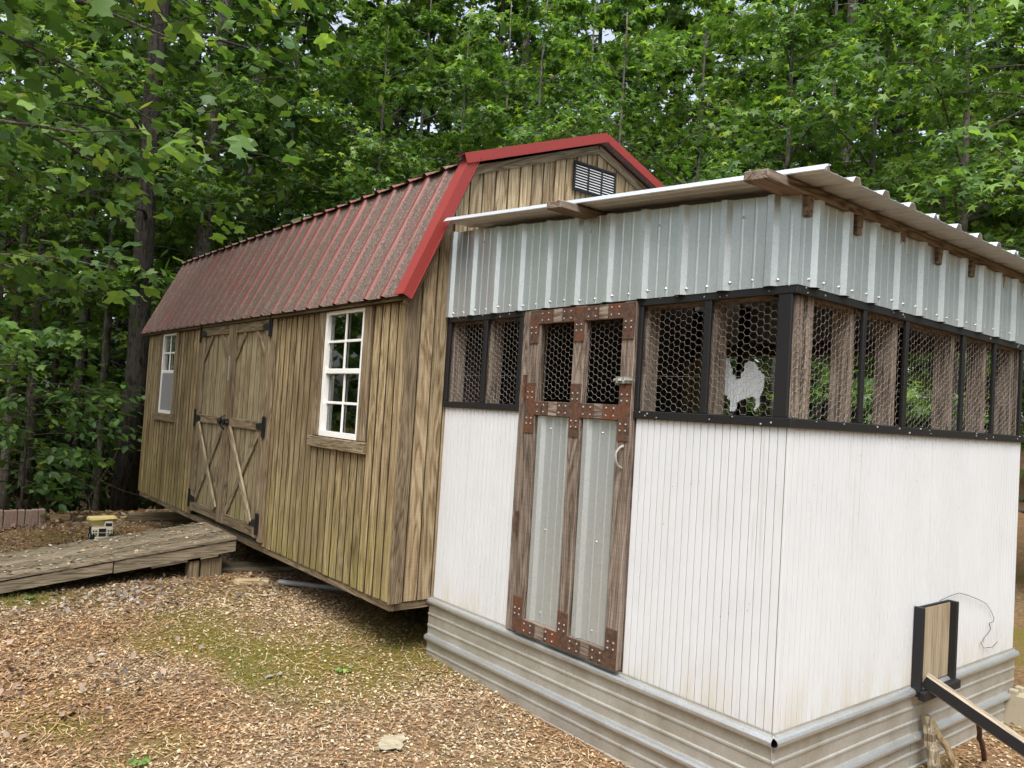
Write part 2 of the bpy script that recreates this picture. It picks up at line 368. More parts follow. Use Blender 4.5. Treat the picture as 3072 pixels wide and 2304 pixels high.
def set_attr(me, cols):
    """cols: (N,) or (N,3) per point"""
    n = len(me.vertices); a = me.attributes.new('lc', 'FLOAT_COLOR', 'POINT')
    c = np.ones((n, 4), np.float32)
    c[:, :3] = cols[:, None] if cols.ndim == 1 else cols
    a.data.foreach_set('color', c.ravel())

def wpos(o):
    p = Vector((0, 0, 0))
    while o is not None: p += o.location; o = o.parent
    return p
def put(name, me, parent=None, loc=None, rot=None):
    o = bpy.data.objects.new(name, me); COL.objects.link(o)
    if parent is not None: o.parent = parent
    if loc is not None: o.location = loc
    if rot is not None: o.rotation_euler = rot
    return o
def part(name, mb, mat, parent=None, smooth=False):
    """vertices are given in place coordinates"""
    off = wpos(parent) if parent is not None else (0, 0, 0)
    return put(name, mb.mesh(name, mat, off, smooth), parent)
def piece(name, me, parent, wloc, rot=None):
    """shared mesh placed at a place coordinate"""
    return put(name, me, parent, Vector(wloc) - wpos(parent), rot)
def thing(name, label, cat, loc=(0, 0, 0), group=None, rz=0.0):
    o = bpy.data.objects.new(name, None); COL.objects.link(o); o.location = loc; o.rotation_euler = (0, 0, rz)
    o.empty_display_size = 0.2
    return tag(o, label, cat, group)
def tag(o, label=None, cat=None, group=None, kind=None):
    if label: o['label'] = label
    if cat: o['category'] = cat
    if group: o['group'] = group
    if kind: o['kind'] = kind
    return o
def B(x0, x1, y0, y1, z0, z1, ch=0.003): return MB().box(min(x0, x1), max(x0, x1), min(y0, y1), max(y0, y1), min(z0, z1), max(z0, z1), ch)

# ------------------------------------------------------------------ smooth value noise for the ground
def vnoise(x, y, seed, scale):
    r = np.random.default_rng(seed); g = r.random((64, 64))
    x = np.asarray(x) / scale + 31.3; y = np.asarray(y) / scale + 17.7
    xi = np.floor(x).astype(int); yi = np.floor(y).astype(int); fx = x - xi; fy = y - yi
    fx = fx * fx * (3 - 2 * fx); fy = fy * fy * (3 - 2 * fy)
    a = g[xi % 64, yi % 64]; b = g[(xi + 1) % 64, yi % 64]; c = g[xi % 64, (yi + 1) % 64]; d = g[(xi + 1) % 64, (yi + 1) % 64]
    return (a * (1 - fx) + b * fx) * (1 - fy) + (c * (1 - fx) + d * fx) * fy
def fbm(x, y, seed, scale, o=4):
    s = 0; a = 0.5; t = 0
    for i in range(o): s = s + a * vnoise(x, y, seed + i, scale / 2 ** i); t += a; a *= 0.5
    return s / t
def gz(x, y):
    x = np.asarray(x, float); y = np.asarray(y, float)
    z = -0.125 + 0.085 * np.exp(-((x + 4.6) ** 2 / 6 + (y + 0.4) ** 2 / 4))
    z = z + 0.03 * (fbm(x, y, 3, 1.6) - 0.5) + 0.012 * (vnoise(x, y, 9, 0.22) - 0.5)
    drop = np.clip(-9.2 - x, 0, 12); z = z - 0.16 * drop * np.clip((6 - y) / 4, 0, 1)
    z = z + 0.05 * np.clip(y - 5.5, 0, 60) + 0.02 * np.clip(x - 4, 0, 30)
    return z
def moss(x, y):
    x = np.asarray(x, float); y = np.asarray(y, float)
    m = 0
    for cx, cy_, sx, sy, w in ((-3.0, 0.1, .55, .35, .9), (-2.35, -0.05, .5, .3, 1.0), (-3.45, -1.1, .5, .3, .7), (-2.6, -0.6, .6, .35, .9), (-3.85, -1.35, .5, .3, .6), (-2.35, -2.05, .2, .15, .8),
                               (-2.75, -1.02, .45, .25, 1.0), (-4.9, -2.0, .35, .25, 1.0), (-2.0, -0.45, .35, .25, .6), (-7.6, -1.3, .5, .5, .5), (-4.1, -0.8, .6, .3, .5), (0.2, 4.4, 1.0, .8, .9), (-1.9, -1.6, .2, .15, .6)):
        m = m + w * np.exp(-(((x - cx) / sx) ** 2 + ((y - cy_) / sy) ** 2))
    return np.clip((m + (fbm(x, y, 21, 0.5) - 0.52) * 1.9) * 1.3, 0, 1)

# ------------------------------------------------------------------ ground
def build_ground():
    xs = np.concatenate([np.linspace(-160, -14, 24), np.arange(-13.5, -9.6, 0.25), np.arange(-9.5, 3.6, 0.055), np.linspace(3.8, 14, 16), np.linspace(18, 120, 10)])
    ys = np.concatenate([np.linspace(-120, -8, 10), np.arange(-7, -4.2, 0.3), np.arange(-4.1, 3.2, 0.055), np.arange(3.3, 8, 0.25), np.linspace(9, 160, 26)])
    X, Y = np.meshgrid(xs, ys, indexing='ij'); Z = gz(X, Y)
    V = np.stack([X, Y, Z], -1).reshape(-1, 3); nx, ny = len(xs), len(ys)
    i, j = np.meshgrid(np.arange(nx - 1), np.arange(ny - 1), indexing='ij'); a = (i * ny + j).ravel()
    F = np.stack([a, a + ny, a + ny + 1, a + 1], 1)
    me = bpy.data.meshes.new('ground'); me.from_pydata(V.tolist(), [], F.tolist()); me.update()
    mo = moss(V[:, 0], V[:, 1]); set_attr(me, mo)
    me.polygons.foreach_set('use_smooth', [True] * len(me.polygons))
    t = NT('forest_ground'); geo = t.n('NewGeometry'); at = t.n('Attribute', attribute_name='lc')
    n1 = t.n('TexNoise', {'Vector': (geo, 'Position'), 'Scale': 28.0, 'Detail': 8.0, 'Roughness': 0.75})
    n2 = t.n('TexNoise', {'Vector': (geo, 'Position'), 'Scale': 1.1, 'Detail': 4.0, 'Roughness': 0.6})
    n3 = t.n('TexNoise', {'Vector': (geo, 'Position'), 'Scale': 90.0, 'Detail': 4.0, 'Roughness': 0.7})
    c = t.ramp(n1, [(0.28, (0.06, 0.038, 0.022)), (0.46, (0.16, 0.105, 0.058)), (0.62, (0.29, 0.21, 0.125)), (0.75, (0.38, 0.29, 0.18))])
    c = t.mix(t.ramp(n2, [(0.4, 0.0), (0.65, 0.6)]), c, t.mix(0.8, c, (0.85, 0.55, 0.36), 'MULTIPLY'))
    mc = t.ramp(n3, [(0.3, (0.055, 0.052, 0.012)), (0.5, (0.135, 0.115, 0.026)), (0.7, (0.24, 0.20, 0.06))])
    fac = t.math('MULTIPLY', (at, 'Fac'), t.ramp(n1, [(0.3, 0.35), (0.5, 1.0)]), clamp=True)
    c = t.mix(fac, c, mc)
    h = t.math('ADD', n1, t.math('MULTIPLY', n3, 0.4))
    me.materials.append(t.done(t.bsdf(c, 0.95, bump=h, bdist=0.02, bstr=0.7, spec=0.05)))
    return tag(put('ground', me), kind='structure')
build_ground()

# ------------------------------------------------------------------ ribbed sheet metal
def rib_profile(ulen, first, pitch=0.2286, h=0.020, minor=True):
    """list of (u, height, rib?) of an agricultural panel, ribs centred at first + k*pitch"""
    pts = [(0.0, 0.0, 0.0)]
    k0 = int(math.floor((0 - first) / pitch)) - 1
    for k in range(k0, int(ulen / pitch) + 3):
        c = first + k * pitch
        for d, hh, g in ((-0.032, 0, 0), (-0.015, h, 1), (0.015, h, 1), (0.032, 0, 0)): pts.append((c + d, hh, g))
        if minor:
            for m in (pitch * 0.36, pitch * 0.64):
                for d, hh in ((-0.008, 0), (-0.003, 0.0022), (0.003, 0.0022), (0.008, 0)): pts.append((c + m + d, hh, 0.0))
    pts = sorted([p for p in pts if 0 < p[0] < ulen] + [(0.0, 0.0, 0.0), (ulen, 0.0, 0.0)])
    return pts
def sheet(P0, U, V, N, prof, v0, v1, th=0.0015, nv=1):
    """extrude a rib profile along V; v0/v1 numbers or functions of u"""
    P0, U, V, N = (np.array(a, float) for a in (P0, U, V, N)); mb = MB(); n = len(prof)
    f0 = v0 if callable(v0) else (lambda u: v0); f1 = v1 if callable(v1) else (lambda u: v1)
    vs, cs = [], []
    for side in (0, 1):
        for j in range(nv + 1):
            for (u, h, g) in prof:
                v = f0(u) + (f1(u) - f0(u)) * j / nv
                vs.append(P0 + U * u + V * v + N * (h - (th if side else 0))); cs.append(1.0 - g)
    fs = []; L = n * (nv + 1)
    flip = np.dot(np.cross(U, V), N) < 0
    for side in (0, 1):
        for j in range(nv):
            for i in range(n - 1):
                a = side * L + j * n + i; q = (a, a + 1, a + 1 + n, a + n)
                fs.append(q if (side == 0) != flip else q[::-1])
    for j in (0, nv):
        for i in range(n - 1): a = j * n + i; fs.append((a, a + 1, a + 1 + L, a + L))
    for j in range(nv):
        for i in (0, n - 1): a = j * n + i; fs.append((a, a + n, a + n + L, a + L))
    mb.v = [tuple(v) for v in vs]; mb.f = fs; mb.c = cs
    return mb

def screws(points, normal, r=0.006, h=0.005):
    mb = MB(); n = np.array(normal, float)
    for p in points:
        p = np.array(p, float); mb.tube([p - n * 0.001, p + n * h * 0.6, p + n * h], [r, r, r * 0.5], 6)
    return mb

# ================================================================== BARN
XB, XL = -2.42, -8.30           # gable end, far end
YF, YBK = -0.31, 2.71
Z0, ZE = 0.26, 2.10
barn = thing('barn', 'weathered wooden gambrel barn shed with rusty red metal roof', 'shed', (XB, YF, -0.1))
BP = 0.1016
FW = YF                            # plane of the sheathing behind the planks
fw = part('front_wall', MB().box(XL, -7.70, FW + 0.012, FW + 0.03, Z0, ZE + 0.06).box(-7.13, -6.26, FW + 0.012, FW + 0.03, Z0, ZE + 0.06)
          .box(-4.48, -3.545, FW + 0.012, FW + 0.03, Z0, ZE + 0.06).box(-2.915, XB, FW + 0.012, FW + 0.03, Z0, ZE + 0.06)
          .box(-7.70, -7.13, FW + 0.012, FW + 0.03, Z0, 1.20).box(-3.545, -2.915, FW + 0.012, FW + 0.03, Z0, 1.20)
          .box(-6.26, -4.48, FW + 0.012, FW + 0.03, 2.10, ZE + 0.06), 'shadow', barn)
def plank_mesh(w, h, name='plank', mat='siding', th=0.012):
    me = B(-w / 2, w / 2, -th / 2, th / 2, 0, h, 0.0015).mesh(name, mat); me.materials.append(M['groove_shade'])
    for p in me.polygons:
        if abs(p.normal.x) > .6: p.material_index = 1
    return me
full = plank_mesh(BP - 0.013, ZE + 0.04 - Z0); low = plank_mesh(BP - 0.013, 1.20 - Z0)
x = XB - BP / 2 - 0.004
while x > XL + 0.02:
    over_win = (-7.72 < x < -7.12) or (-3.57 < x < -2.90)
    over_door = -6.28 < x < -4.46
    if not over_door:
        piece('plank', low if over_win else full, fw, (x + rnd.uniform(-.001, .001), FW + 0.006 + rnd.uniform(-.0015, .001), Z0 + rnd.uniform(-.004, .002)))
    x -= BP
# rim, skids, blocks
part('rim_board', B(XL + .01, XB - .012, FW + .014, FW + .05, .205, .258, .004), 'trimX', barn)
part('rim_board', B(XB - .05, XB - .014, FW + .052, YBK - .02, .205, .258, .004), 'trimY', barn)
part('floor_deck', B(XL + .02, XB - .06, FW + .06, YBK - .03, .215, .262, 0), 'trimX', barn)
for yy in (0.25, 1.15, 2.1): part('skid_beam', B(XL + .1, XB - .1, yy, yy + .1, .10, .21, .006), 'trimX', barn)
for xx in (-2.75, -4.6, -6.5, -8.1):
    for yy in (0.35, 2.05): part('support_block', B(xx - .2, xx + .2, yy, yy + .2, -.2, .10, .008), 'concrete', barn)
# back and far end walls
bw = part('back_wall', MB().box(XL, XB, YBK - .03, YBK, Z0, ZE + .06), 'siding', barn)
GP = [(YF, Z0), (YF, 2.12), (0.085, 2.985), (1.2, 3.41), (2.315, 2.985), (YBK, 2.12), (YBK, Z0)]
part('end_wall', MB().prism(GP, 0, XL, XL + .03), 'siding', barn)
part('ceiling', MB().box(XL + .05, XB - .05, YF + .06, YBK - .06, 2.14, 2.16), 'shadow', barn)
# gable wall planks, cut to the roof line
gw = part('gable_wall', MB().prism([(p[0] + (.03 if p[0] < 1.2 else -.03), p[1]) for p in GP], 0, XB - .03, XB - .012), 'shadow', barn)
def gtop(y):
    P = [(YF, 2.12), (0.085, 2.985), (1.2, 3.41), (2.315, 2.985), (YBK, 2.12)]
    for a, b in zip(P, P[1:]):
        if a[0] <= y <= b[0]: return a[1] + (b[1] - a[1]) * (y - a[0]) / (b[0] - a[0])
    return 2.12
y = YF + 0.002
k = 0
while y < YBK - 0.02:
    y1 = min(y + BP - 0.013, YBK - 0.002)
    brk = [q for q in (0.085, 1.2, 2.315) if y < q < y1]
    top = [(y, gtop(y))] + [(q, gtop(q)) for q in brk] + [(y1, gtop(y1))]
    poly = [(y, Z0)] + top + [(y1, Z0)]
    dx = rnd.uniform(-.0015, .001)
    ps = MB().prism(poly[::-1], 0, XB - .012 + dx, XB + dx)
    cy0 = (y + y1) / 2
    o = put('plank', ps.mesh('plank', 'gable', (XB, cy0, Z0)), gw, Vector((XB, cy0, Z0)) - wpos(gw))
    y += BP; k += 1
part('corner_board', B(XB + .001, XB + .020, YF - .014, YF + .075, Z0 - .005, 2.17, .004), 'trimZ', barn)
def beam_between(p, q, w, h, mat, name, parent, ch=0.003, roll=0.0):
    """board from p to q: w across (horizontal), h the other way; own local X along the length"""
    p, q = Vector(p), Vector(q); d = q - p; L = d.length
    me = B(0, L, -w / 2, w / 2, -h / 2, h / 2, ch).mesh(name, mat)
    rot = d.to_track_quat('X', 'Z') @ Matrix.Rotation(roll, 4, 'X').to_quaternion()
    o = piece(name, me, parent, p) if parent is not None else put(name, me, None, p)
    o.rotation_euler = rot.to_euler(); return o
# rake boards under the red trim
for a, b in (((YF - .02, 2.06), (0.07, 2.965)), ((0.085, 2.988), (1.2, 3.412)), ((2.315, 2.988), (1.2, 3.412)), ((YBK + .02, 2.06), (2.33, 2.965))):
    beam_between((XB + .012, a[0], a[1]), (XB + .012, b[0], b[1]), .022, .058, 'doorwoodX', 'rake_board', barn)
# roof: steep lower panels and shallow upper panels
E0, K0, R0 = (-0.375, 2.115), (0.05, 3.02), (1.2, 3.462)
RX0, RX1 = -8.40, -2.335
def roof_slope(e, k, name, sgn, first, split=3):
    v = np.array([0, sgn * (k[0] - e[0]), k[1] - e[1]]); L = np.linalg.norm(v); v /= L
    yc = (lambda yv: yv) if sgn > 0 else (lambda yv: 2.4 - yv)
    n = np.array([0, -sgn * v[2], sgn * v[1]]) if sgn > 0 else np.array([0, v[2], -v[1]])
    if n[2] < 0: n = -n
    W = RX1 - RX0; pr = 0.2218; xs = [0]
    nrib = 0.9144 / 0.2286 * pr
    while xs[-1] < W - .01: xs.append(min(xs[-1] + nrib, W))
    for a, b in zip(xs, xs[1:]):
        prof = rib_profile(b - a, (first - a) % pr, pr)
        o = part(name, sheet((RX1 - a, yc(e[0]), e[1]), (-1, 0, 0), v, n, prof, 0, L, nv=2), 'redroof', barn)
for sgn in (1, -1):
    roof_slope(E0, K0, 'roof_panel', sgn, 0.285)
    roof_slope((0.015, 3.022), R0, 'roof_panel', sgn, 0.09)
def flash(pts2, x0, x1, th=0.006):
    """folded trim, polyline of (y,z) extruded along x"""
    mb = MB()
    for a, b in zip(pts2, pts2[1:]):
        d = np.array([b[0] - a[0], b[1] - a[1]]); d /= np.linalg.norm(d); n = np.array([-d[1], d[0]]) * th
        mb.prism([a, b, (b[0] + n[0], b[1] + n[1]), (a[0] + n[0], a[1] + n[1])], 0, x0, x1)
    return mb
part('ridge_cap', flash([(1.02, 3.425), (1.2, 3.494), (1.38, 3.425)], RX0, RX1 - .002), 'redtrim', barn)
# rake trim: face + flange on the roof, per slope
for sgn in (1, -1):
    def yc(v): return v if sgn > 0 else 2.4 - v
    for (a, b), nm, hgt in ((((-0.385, 2.108), (0.058, 3.074)), 'rake_trim', .066), (((-0.022, 3.034), (1.2 + .012 * sgn, 3.492 + .0045 * sgn)), 'rake_trim', .066)):
        d = np.array([b[0] - a[0], b[1] - a[1]]); L = np.linalg.norm(d); d /= L; n = np.array([-d[1], d[0]])
        if n[1] < 0: n = -n
        mb = MB()
        A = np.array(a) + n * .024; Bq = np.array(b) + n * .024
        # face
        dn = -n * hgt
        poly = [A, Bq, Bq + dn, A + dn]
        dxx = .003 * (a[1] > 3) + .0015 * (sgn < 0); mb.prism([(yc(q[0]), q[1]) for q in poly], 0, RX1 + dxx, RX1 + .006 + dxx)
        # flange along the roof
        poly2 = [A, Bq, Bq - n * .006, A - n * .006]
        mb.prism([(yc(q[0]), q[1]) for q in poly2], 0, RX1 - .10, RX1)
        # lip at the bottom of the face
        lip = [A + dn, Bq + dn, Bq + dn * .93, A + dn * .93]
        mb.prism([(yc(q[0]), q[1]) for q in lip], 0, RX1 + .006 + dxx, RX1 + .014 + dxx)
        part(nm, mb, 'redtrim', barn)
part('soffit', MB().prism([(-.355, 2.095), (YF - .004, 2.085), (YF - .004, 2.10), (.075, 2.975), (.060, 2.985)], 0, RX0 + .02, RX1 - .03), 'trimX', barn)
part('fascia_board', B(RX0 + .02, XB - .02, YF - .03, YF - .008, 2.085, 2.13, .003), 'shadow', barn)
# gable vent
vent = part('gable_vent', MB().box(XB + .001, XB + .012, .975, 1.375, 3.065, 3.27), 'shadow', barn)
for (a, b, c, d) in ((.965, 1.385, 3.06, 3.075), (.965, 1.385, 3.26, 3.275), (.965, .98, 3.075, 3.26), (1.37, 1.385, 3.075, 3.26), (1.10, 1.115, 3.075, 3.26), (1.235, 1.25, 3.075, 3.26)):
    part('vent_frame', B(XB + .012, XB + .026, a, b, c, d, .002), 'iron', vent)
for k in range(9):
    for a, b in ((.982, 1.098), (1.117, 1.233), (1.252, 1.368)):
        zz = 3.083 + k * .0195
        part('louver', MB().prism([(zz, XB + .024), (zz + .003, XB + .024), (zz + .011, XB + .013), (zz + .008, XB + .013)], 1, a, b), 'sterile', vent)
# ---- windows
def window(xa, xb, name_tag, screen=False):
    w = part('window', MB().box(xa, xa + .035, FW - .012, FW + .04, 1.205, 2.10).box(xb - .035, xb, FW - .012, FW + .04, 1.205, 2.10)
             .box(xa + .035, xb - .035, FW - .010, FW + .04, 2.062, 2.10).box(xa + .035, xb - .035, FW - .014, FW + .04, 1.205, 1.24), 'vinyl', barn)
    part('meeting_rail', B(xa + .035, xb - .035, FW - .006, FW + .03, 1.645, 1.68), 'vinyl', w)
    xm = (xa + xb) / 2
    for z0, z1, dy in ((1.24, 1.645, .012), (1.68, 2.062, 0.0)):
        zm = (z0 + z1) / 2
        part('muntin', B(xm - .009, xm + .009, FW + dy, FW + dy + .012, z0, z1, .002), 'vinyl', w)
        part('muntin', B(xa + .035, xm - .009, FW + dy + .001, FW + dy + .011, zm - .009, zm + .009, .002), 'vinyl', w)
        part('muntin', B(xm + .009, xb - .035, FW + dy + .001, FW + dy + .011, zm - .009, zm + .009, .002), 'vinyl', w)
        for a, b in ((xa + .036, xm - .01), (xm + .01, xb - .036)):
            for c, d in ((z0, zm - .01), (zm + .01, z1)):
                part('pane', MB().box(a, b, FW + dy + .015, FW + dy + .019, c, d), 'glass', w)
    if screen: part('insect_screen', MB().box(xa + .036, xb - .036, FW - .004, FW - .002, 1.24, 1.645), 'screen', w)
    part('side_trim', B(xb + .002, xb + .095, FW - .022, FW - .002, 1.203, 2.10), 'trimZ', w)
    part('side_trim', B(xa - .09, xa - .002, FW - .022, FW - .002, 1.203, 2.10), 'trimZ', w)
    part('sill_board', B(xa - .14, xb + .115, FW - .034, FW - .001, 1.122, 1.198, .004), 'trimX', w)
    return w
window(-3.52, -2.935, 'near'); window(-7.665, -7.16, 'far', True)
part('interior_stud', B(-3.36, -3.27, FW + .5, FW + .54, Z0, 2.1), 'freshZ', barn)
part('interior_shelf', B(-3.5, -2.9, .6, 1.0, 1.15, 1.18), 'freshX', barn)
# ---- double doors
DX = [(-6.235, -5.375), (-5.365, -4.505)]
for di, (xa, xb) in enumerate(DX):
    d = part('door', MB().box(xa, xb, FW - .002, FW + .02, .312, 2.085), 'shadow', barn)
    n = int((xb - xa - .17) / BP); w = (xb - xa - .16) / n
    pm = plank_mesh(w - .006, 1.75, mat='doorwood', th=.010)
    for i in range(n): piece('plank', pm, d, (xa + .08 + w * (i + .5), FW - .007 + rnd.uniform(-.001, .001), .325))
    for a, b in ((xa, xa + .085), (xb - .085, xb)): part('stile', B(a, b, FW - .034, FW - .013, .312, 2.085), 'trimZ', d)
    for a, b in ((.315, .405), (1.172, 1.25), (2.005, 2.083)): part('rail', B(xa + .087, xb - .087, FW - .033, FW - .012, a, b), 'trimX', d)
    yb = FW - .021
    beam_between((xa + .11, yb, .42), (xb - .11, yb, 1.16), .020, .060, 'doorwoodX', 'brace', d)
    beam_between((xa + .11, yb - .021, 1.16), (xb - .11, yb - .021, .42), .020, .060, 'doorwoodX', 'brace', d)
    beam_between((xa + .09, yb, 1.78), (xa + .30, yb, 2.0), .018, .045, 'trimX', 'brace', d)
    beam_between((xb - .09, yb, 1.78), (xb - .30, yb, 2.0), .018, .045, 'trimX', 'brace', d)
    s = -1 if di == 0 else 1; xo = xa if di == 0 else xb
    for zc in (.43, 1.21, 2.03):
        mb = MB().box(xo - s * .002, xo + s * .045, FW - .042, FW - .035, zc - .085, zc + .085) if s > 0 else MB().box(xo - .045, xo + .002, FW - .042, FW - .035, zc - .085, zc + .085)
        pts = [(zc - .035, xo), (zc + .035, xo), (zc + .018, xo - s * .14), (zc - .018, xo - s * .14)]
        mb.prism(pts, 1, FW - .041, FW - .0355)
        mb.tube([(xo + s * .012, FW - .043, zc - .085), (xo + s * .012, FW - .043, zc + .085)], .009, 6)
        part('hinge', mb, 'iron', d)
part('door_knob', MB().tube([(-5.415, FW - .036, 1.215), (-5.415, FW - .065, 1.215), (-5.415, FW - .085, 1.215), (-5.415, FW - .095, 1.215)], [.018, .014, .032, .022], 10)
     .tube([(-5.325, FW - .036, 1.205), (-5.325, FW - .06, 1.205), (-5.325, FW - .08, 1.205)], [.03, .014, .03], 10).box(-5.435, -5.30, FW - .045, FW - .036, 1.19, 1.235), 'iron', barn)
part('door_pull', MB().tube([(-5.41, FW - .036, 1.27), (-5.41, FW - .07, 1.25), (-5.41, FW - .07, 1.17), (-5.41, FW - .036, 1.14)], .008, 6), 'iron', barn)
part('latch_strip', B(-5.40, -5.378, FW - .045, FW - .035, 1.58, 1.80), 'pipe', barn)
part('turn_block', B(-5.52, -5.46, FW - .058, FW - .037, .66, .80), 'trimZ', barn)
for a, b in ((-6.325, -6.24), (-4.50, -4.415)): part('door_casing', B(a, b, FW - .026, FW - .003, .288, 2.10), 'trimZ', barn)

# ================================================================== CHICKEN COOP
L, W = 2.40, 2.40
coop = thing('chicken_coop', 'white beadboard chicken coop with wire windows and galvanised metal top', 'chicken coop', (0, 0, -0.12))
ZA, ZB1, ZB2, ZC1, ZC2 = .26, 1.46, 1.497, 1.988, 2.032
BD = 0.0381
# beadboard panels: backing sheet + separate beads
bead = B(-BD / 2 + .0017, BD / 2 - .0017, -.005, .005, 0, ZB1 - ZA, .0008).mesh('bead_strip', 'white')
def beadwall(name, axis, a, b):
    if axis == 'X': bk = part(name, MB().box(a, b, .0045, .016, ZA, ZB1), 'groove', coop)
    else: bk = part(name, MB().box(-.016, -.0045, a, b, ZA, ZB1), 'groove', coop)
    n = round((b - a) / BD); w = (b - a) / n
    for i in range(n):
        c = a + w * (i + .5)
        o = piece('bead_strip', bead, bk, (c, 0, ZA) if axis == 'X' else (0, c, ZA))
        if axis == 'Y': o.rotation_euler = (0, 0, math.pi / 2)
        o.scale = (w / BD, 1, 1)
beadwall('front_panel', 'X', -L, -1.622); beadwall('front_panel', 'X', -.795, -.006); beadwall('side_panel', 'Y', -.004, W)
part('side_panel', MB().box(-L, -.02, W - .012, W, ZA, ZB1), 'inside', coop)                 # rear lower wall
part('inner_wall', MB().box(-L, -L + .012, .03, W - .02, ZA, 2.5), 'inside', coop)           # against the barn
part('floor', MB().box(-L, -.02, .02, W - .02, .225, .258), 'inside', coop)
# black trim rails
def bk(x0, x1, y0, y1, z0, z1): return part('black_trim', B(x0, x1, y0, y1, z0, z1, .003), 'black', coop)
TF = -.022
bk(-2.412, -1.66, TF, -.003, ZB1, ZB2); bk(-2.412, -1.66, TF, -.003, ZC1, ZC2)
bk(-.818, .022, TF, -.003, ZB1, ZB2); bk(-.818, .022, TF, -.003, ZC1, ZC2)
for a, b in ((-2.412, -2.376), (-2.03, -1.992), (-1.694, -1.66), (-.818, -.777), (-.423, -.387), (-.062, .0)): bk(a, b, TF + .002, -.003, ZB2, ZC1)
bk(.003, .022, -.001, W + .01, ZB1, ZB2); bk(.003, .022, -.001, W + .01, ZC1, ZC2)
for a, b in ((.508, .537), (.902, .934), (1.526, 1.558), (1.93, 1.96), (2.322, 2.352)): bk(.003, .020, a, b, ZB2, ZC1)
# studs
def stud(x0, x1, y0, y1, z0=ZA, z1=2.36, m='lumberZ'): return part('stud', B(x0, x1, y0, y1, z0, z1, .002), m, coop)
for a, b in ((-2.41, -2.372), (-2.03, -1.99), (-1.694, -1.656), (-.818, -.775), (-.425, -.386), (-.062, -.024)): stud(a, b, .018, .105)
for a, b in ((.10, .147), (.465, .503), (.858, .898), (1.478, 1.520), (1.89, 1.928), (2.268, 2.318), (2.352, 2.396)): stud(-.105, -.018 if a > .12 else -.004, a, b)
stud(-.045, -.003, .004, .072, ZB2, ZC1)
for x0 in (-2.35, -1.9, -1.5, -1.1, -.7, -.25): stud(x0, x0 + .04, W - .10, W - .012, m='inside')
for a, b in ((1.40, 1.46), (1.985, 2.075)):
    part('plate', B(-2.37, -.11, .02, .10, a, b), 'lumberX', coop) if a > 1.5 else None
    part('plate', B(-.10, -.02, .11, W - .11, a, b), 'lumberY', coop)
    part('plate', B(-2.37, -.11, W - .10, W - .02, a, b), 'lumberX', coop)
part('plate', B(-2.37, -1.70, .02, .10, 1.40, 1.46), 'lumberX', coop); part('plate', B(-.77, -.11, .02, .10, 1.40, 1.46), 'lumberX', coop)
part('jamb', B(-1.655, -1.578, -.020, .10, .27, 2.018), 'lumberZ', coop)
part('jamb', B(-.822, -.797, .002, .10, .27, 2.03), 'lumberZ', coop)
# ---- wire netting
def netting(axis, a, b, z0, z1, plane, parent, seed):
    r = random.Random(seed); mb = MB(); s = .0205; dx = 1.5 * s; dz = math.sqrt(3) * s * .92; rw = .00062; cache = {}
    def node(u, v):
        key = (round(u, 4), round(v, 4))
        if key not in cache:
            cache[key] = (u + r.uniform(-.0022, .0022), v + r.uniform(-.0022, .0022), r.uniform(-.002, .002))
        return cache[key]
    def edge(p, q, rr):
        P = np.array((p[0], p[2], p[1])); Q = np.array((q[0], q[2], q[1]))      # local u, out, z
        d = Q - P; l = np.linalg.norm(d); d /= l; o = np.array((0, 1, 0.)); c = np.cross(d, o)
        vs = [Pp + rr * (math.cos(t) * o + math.sin(t) * c) for Pp in (P, Q) for t in (0, 2.094, 4.189)]
        if axis == 'X': vs = [(v[0], plane - v[1], v[2]) for v in vs]
        else: vs = [(plane + v[1], v[0], v[2]) for v in vs]
        mb.add(vs, [(0, 1, 4, 3), (1, 2, 5, 4), (2, 0, 3, 5)])
    i0 = int(math.floor(a / dx)) - 1; i1 = int(math.ceil(b / dx)) + 1; j0 = int(math.floor(z0 / dz)) - 1; j1 = int(math.ceil(z1 / dz)) + 1
    def ok(p): return a <= p[0] <= b and z0 <= p[1] <= z1
    for i in range(i0, i1 + 1):
        for j in range(j0, j1 + 1):
            cx, cz = i * dx, (j + (.5 if i % 2 else 0)) * dz
            R = node(cx + s, cz); L_ = node(cx - s, cz); TR = node(cx + s / 2, cz + dz / 2); TL = node(cx - s / 2, cz + dz / 2); BR = node(cx + s / 2, cz - dz / 2)
            if ok(TL) and ok(TR): edge(TL, TR, rw * 1.45)
            if ok(TR) and ok(R): edge(TR, R, rw)
            if ok(R) and ok(BR): edge(R, BR, rw)
    zl = (z0 + z1) / 2 - .08
    if parent is coop: edge((a, zl, .002), (b, zl - .006, .002), rw)
    return part('wire_netting', mb, 'wire', parent)
k = 0
for a, b in ((-2.376, -2.03), (-1.992, -1.694), (-.777, -.423), (-.387, -.060)):
    netting('X', a - .008, b + .008, ZB2 - .01, ZC1 + .01, .004, coop, k); k += 1
for a, b in ((.004, .508), (.537, .902), (.934, 1.526), (1.558, 1.93), (1.96, 2.322)):
    netting('Y', a - .006, b + .006, ZB2 - .01, ZC1 + .01, -.001, coop, k); k += 1
netting('X', -2.35, -.1, ZB2 - .01, ZC1 + .01, W - .005, coop, 99)
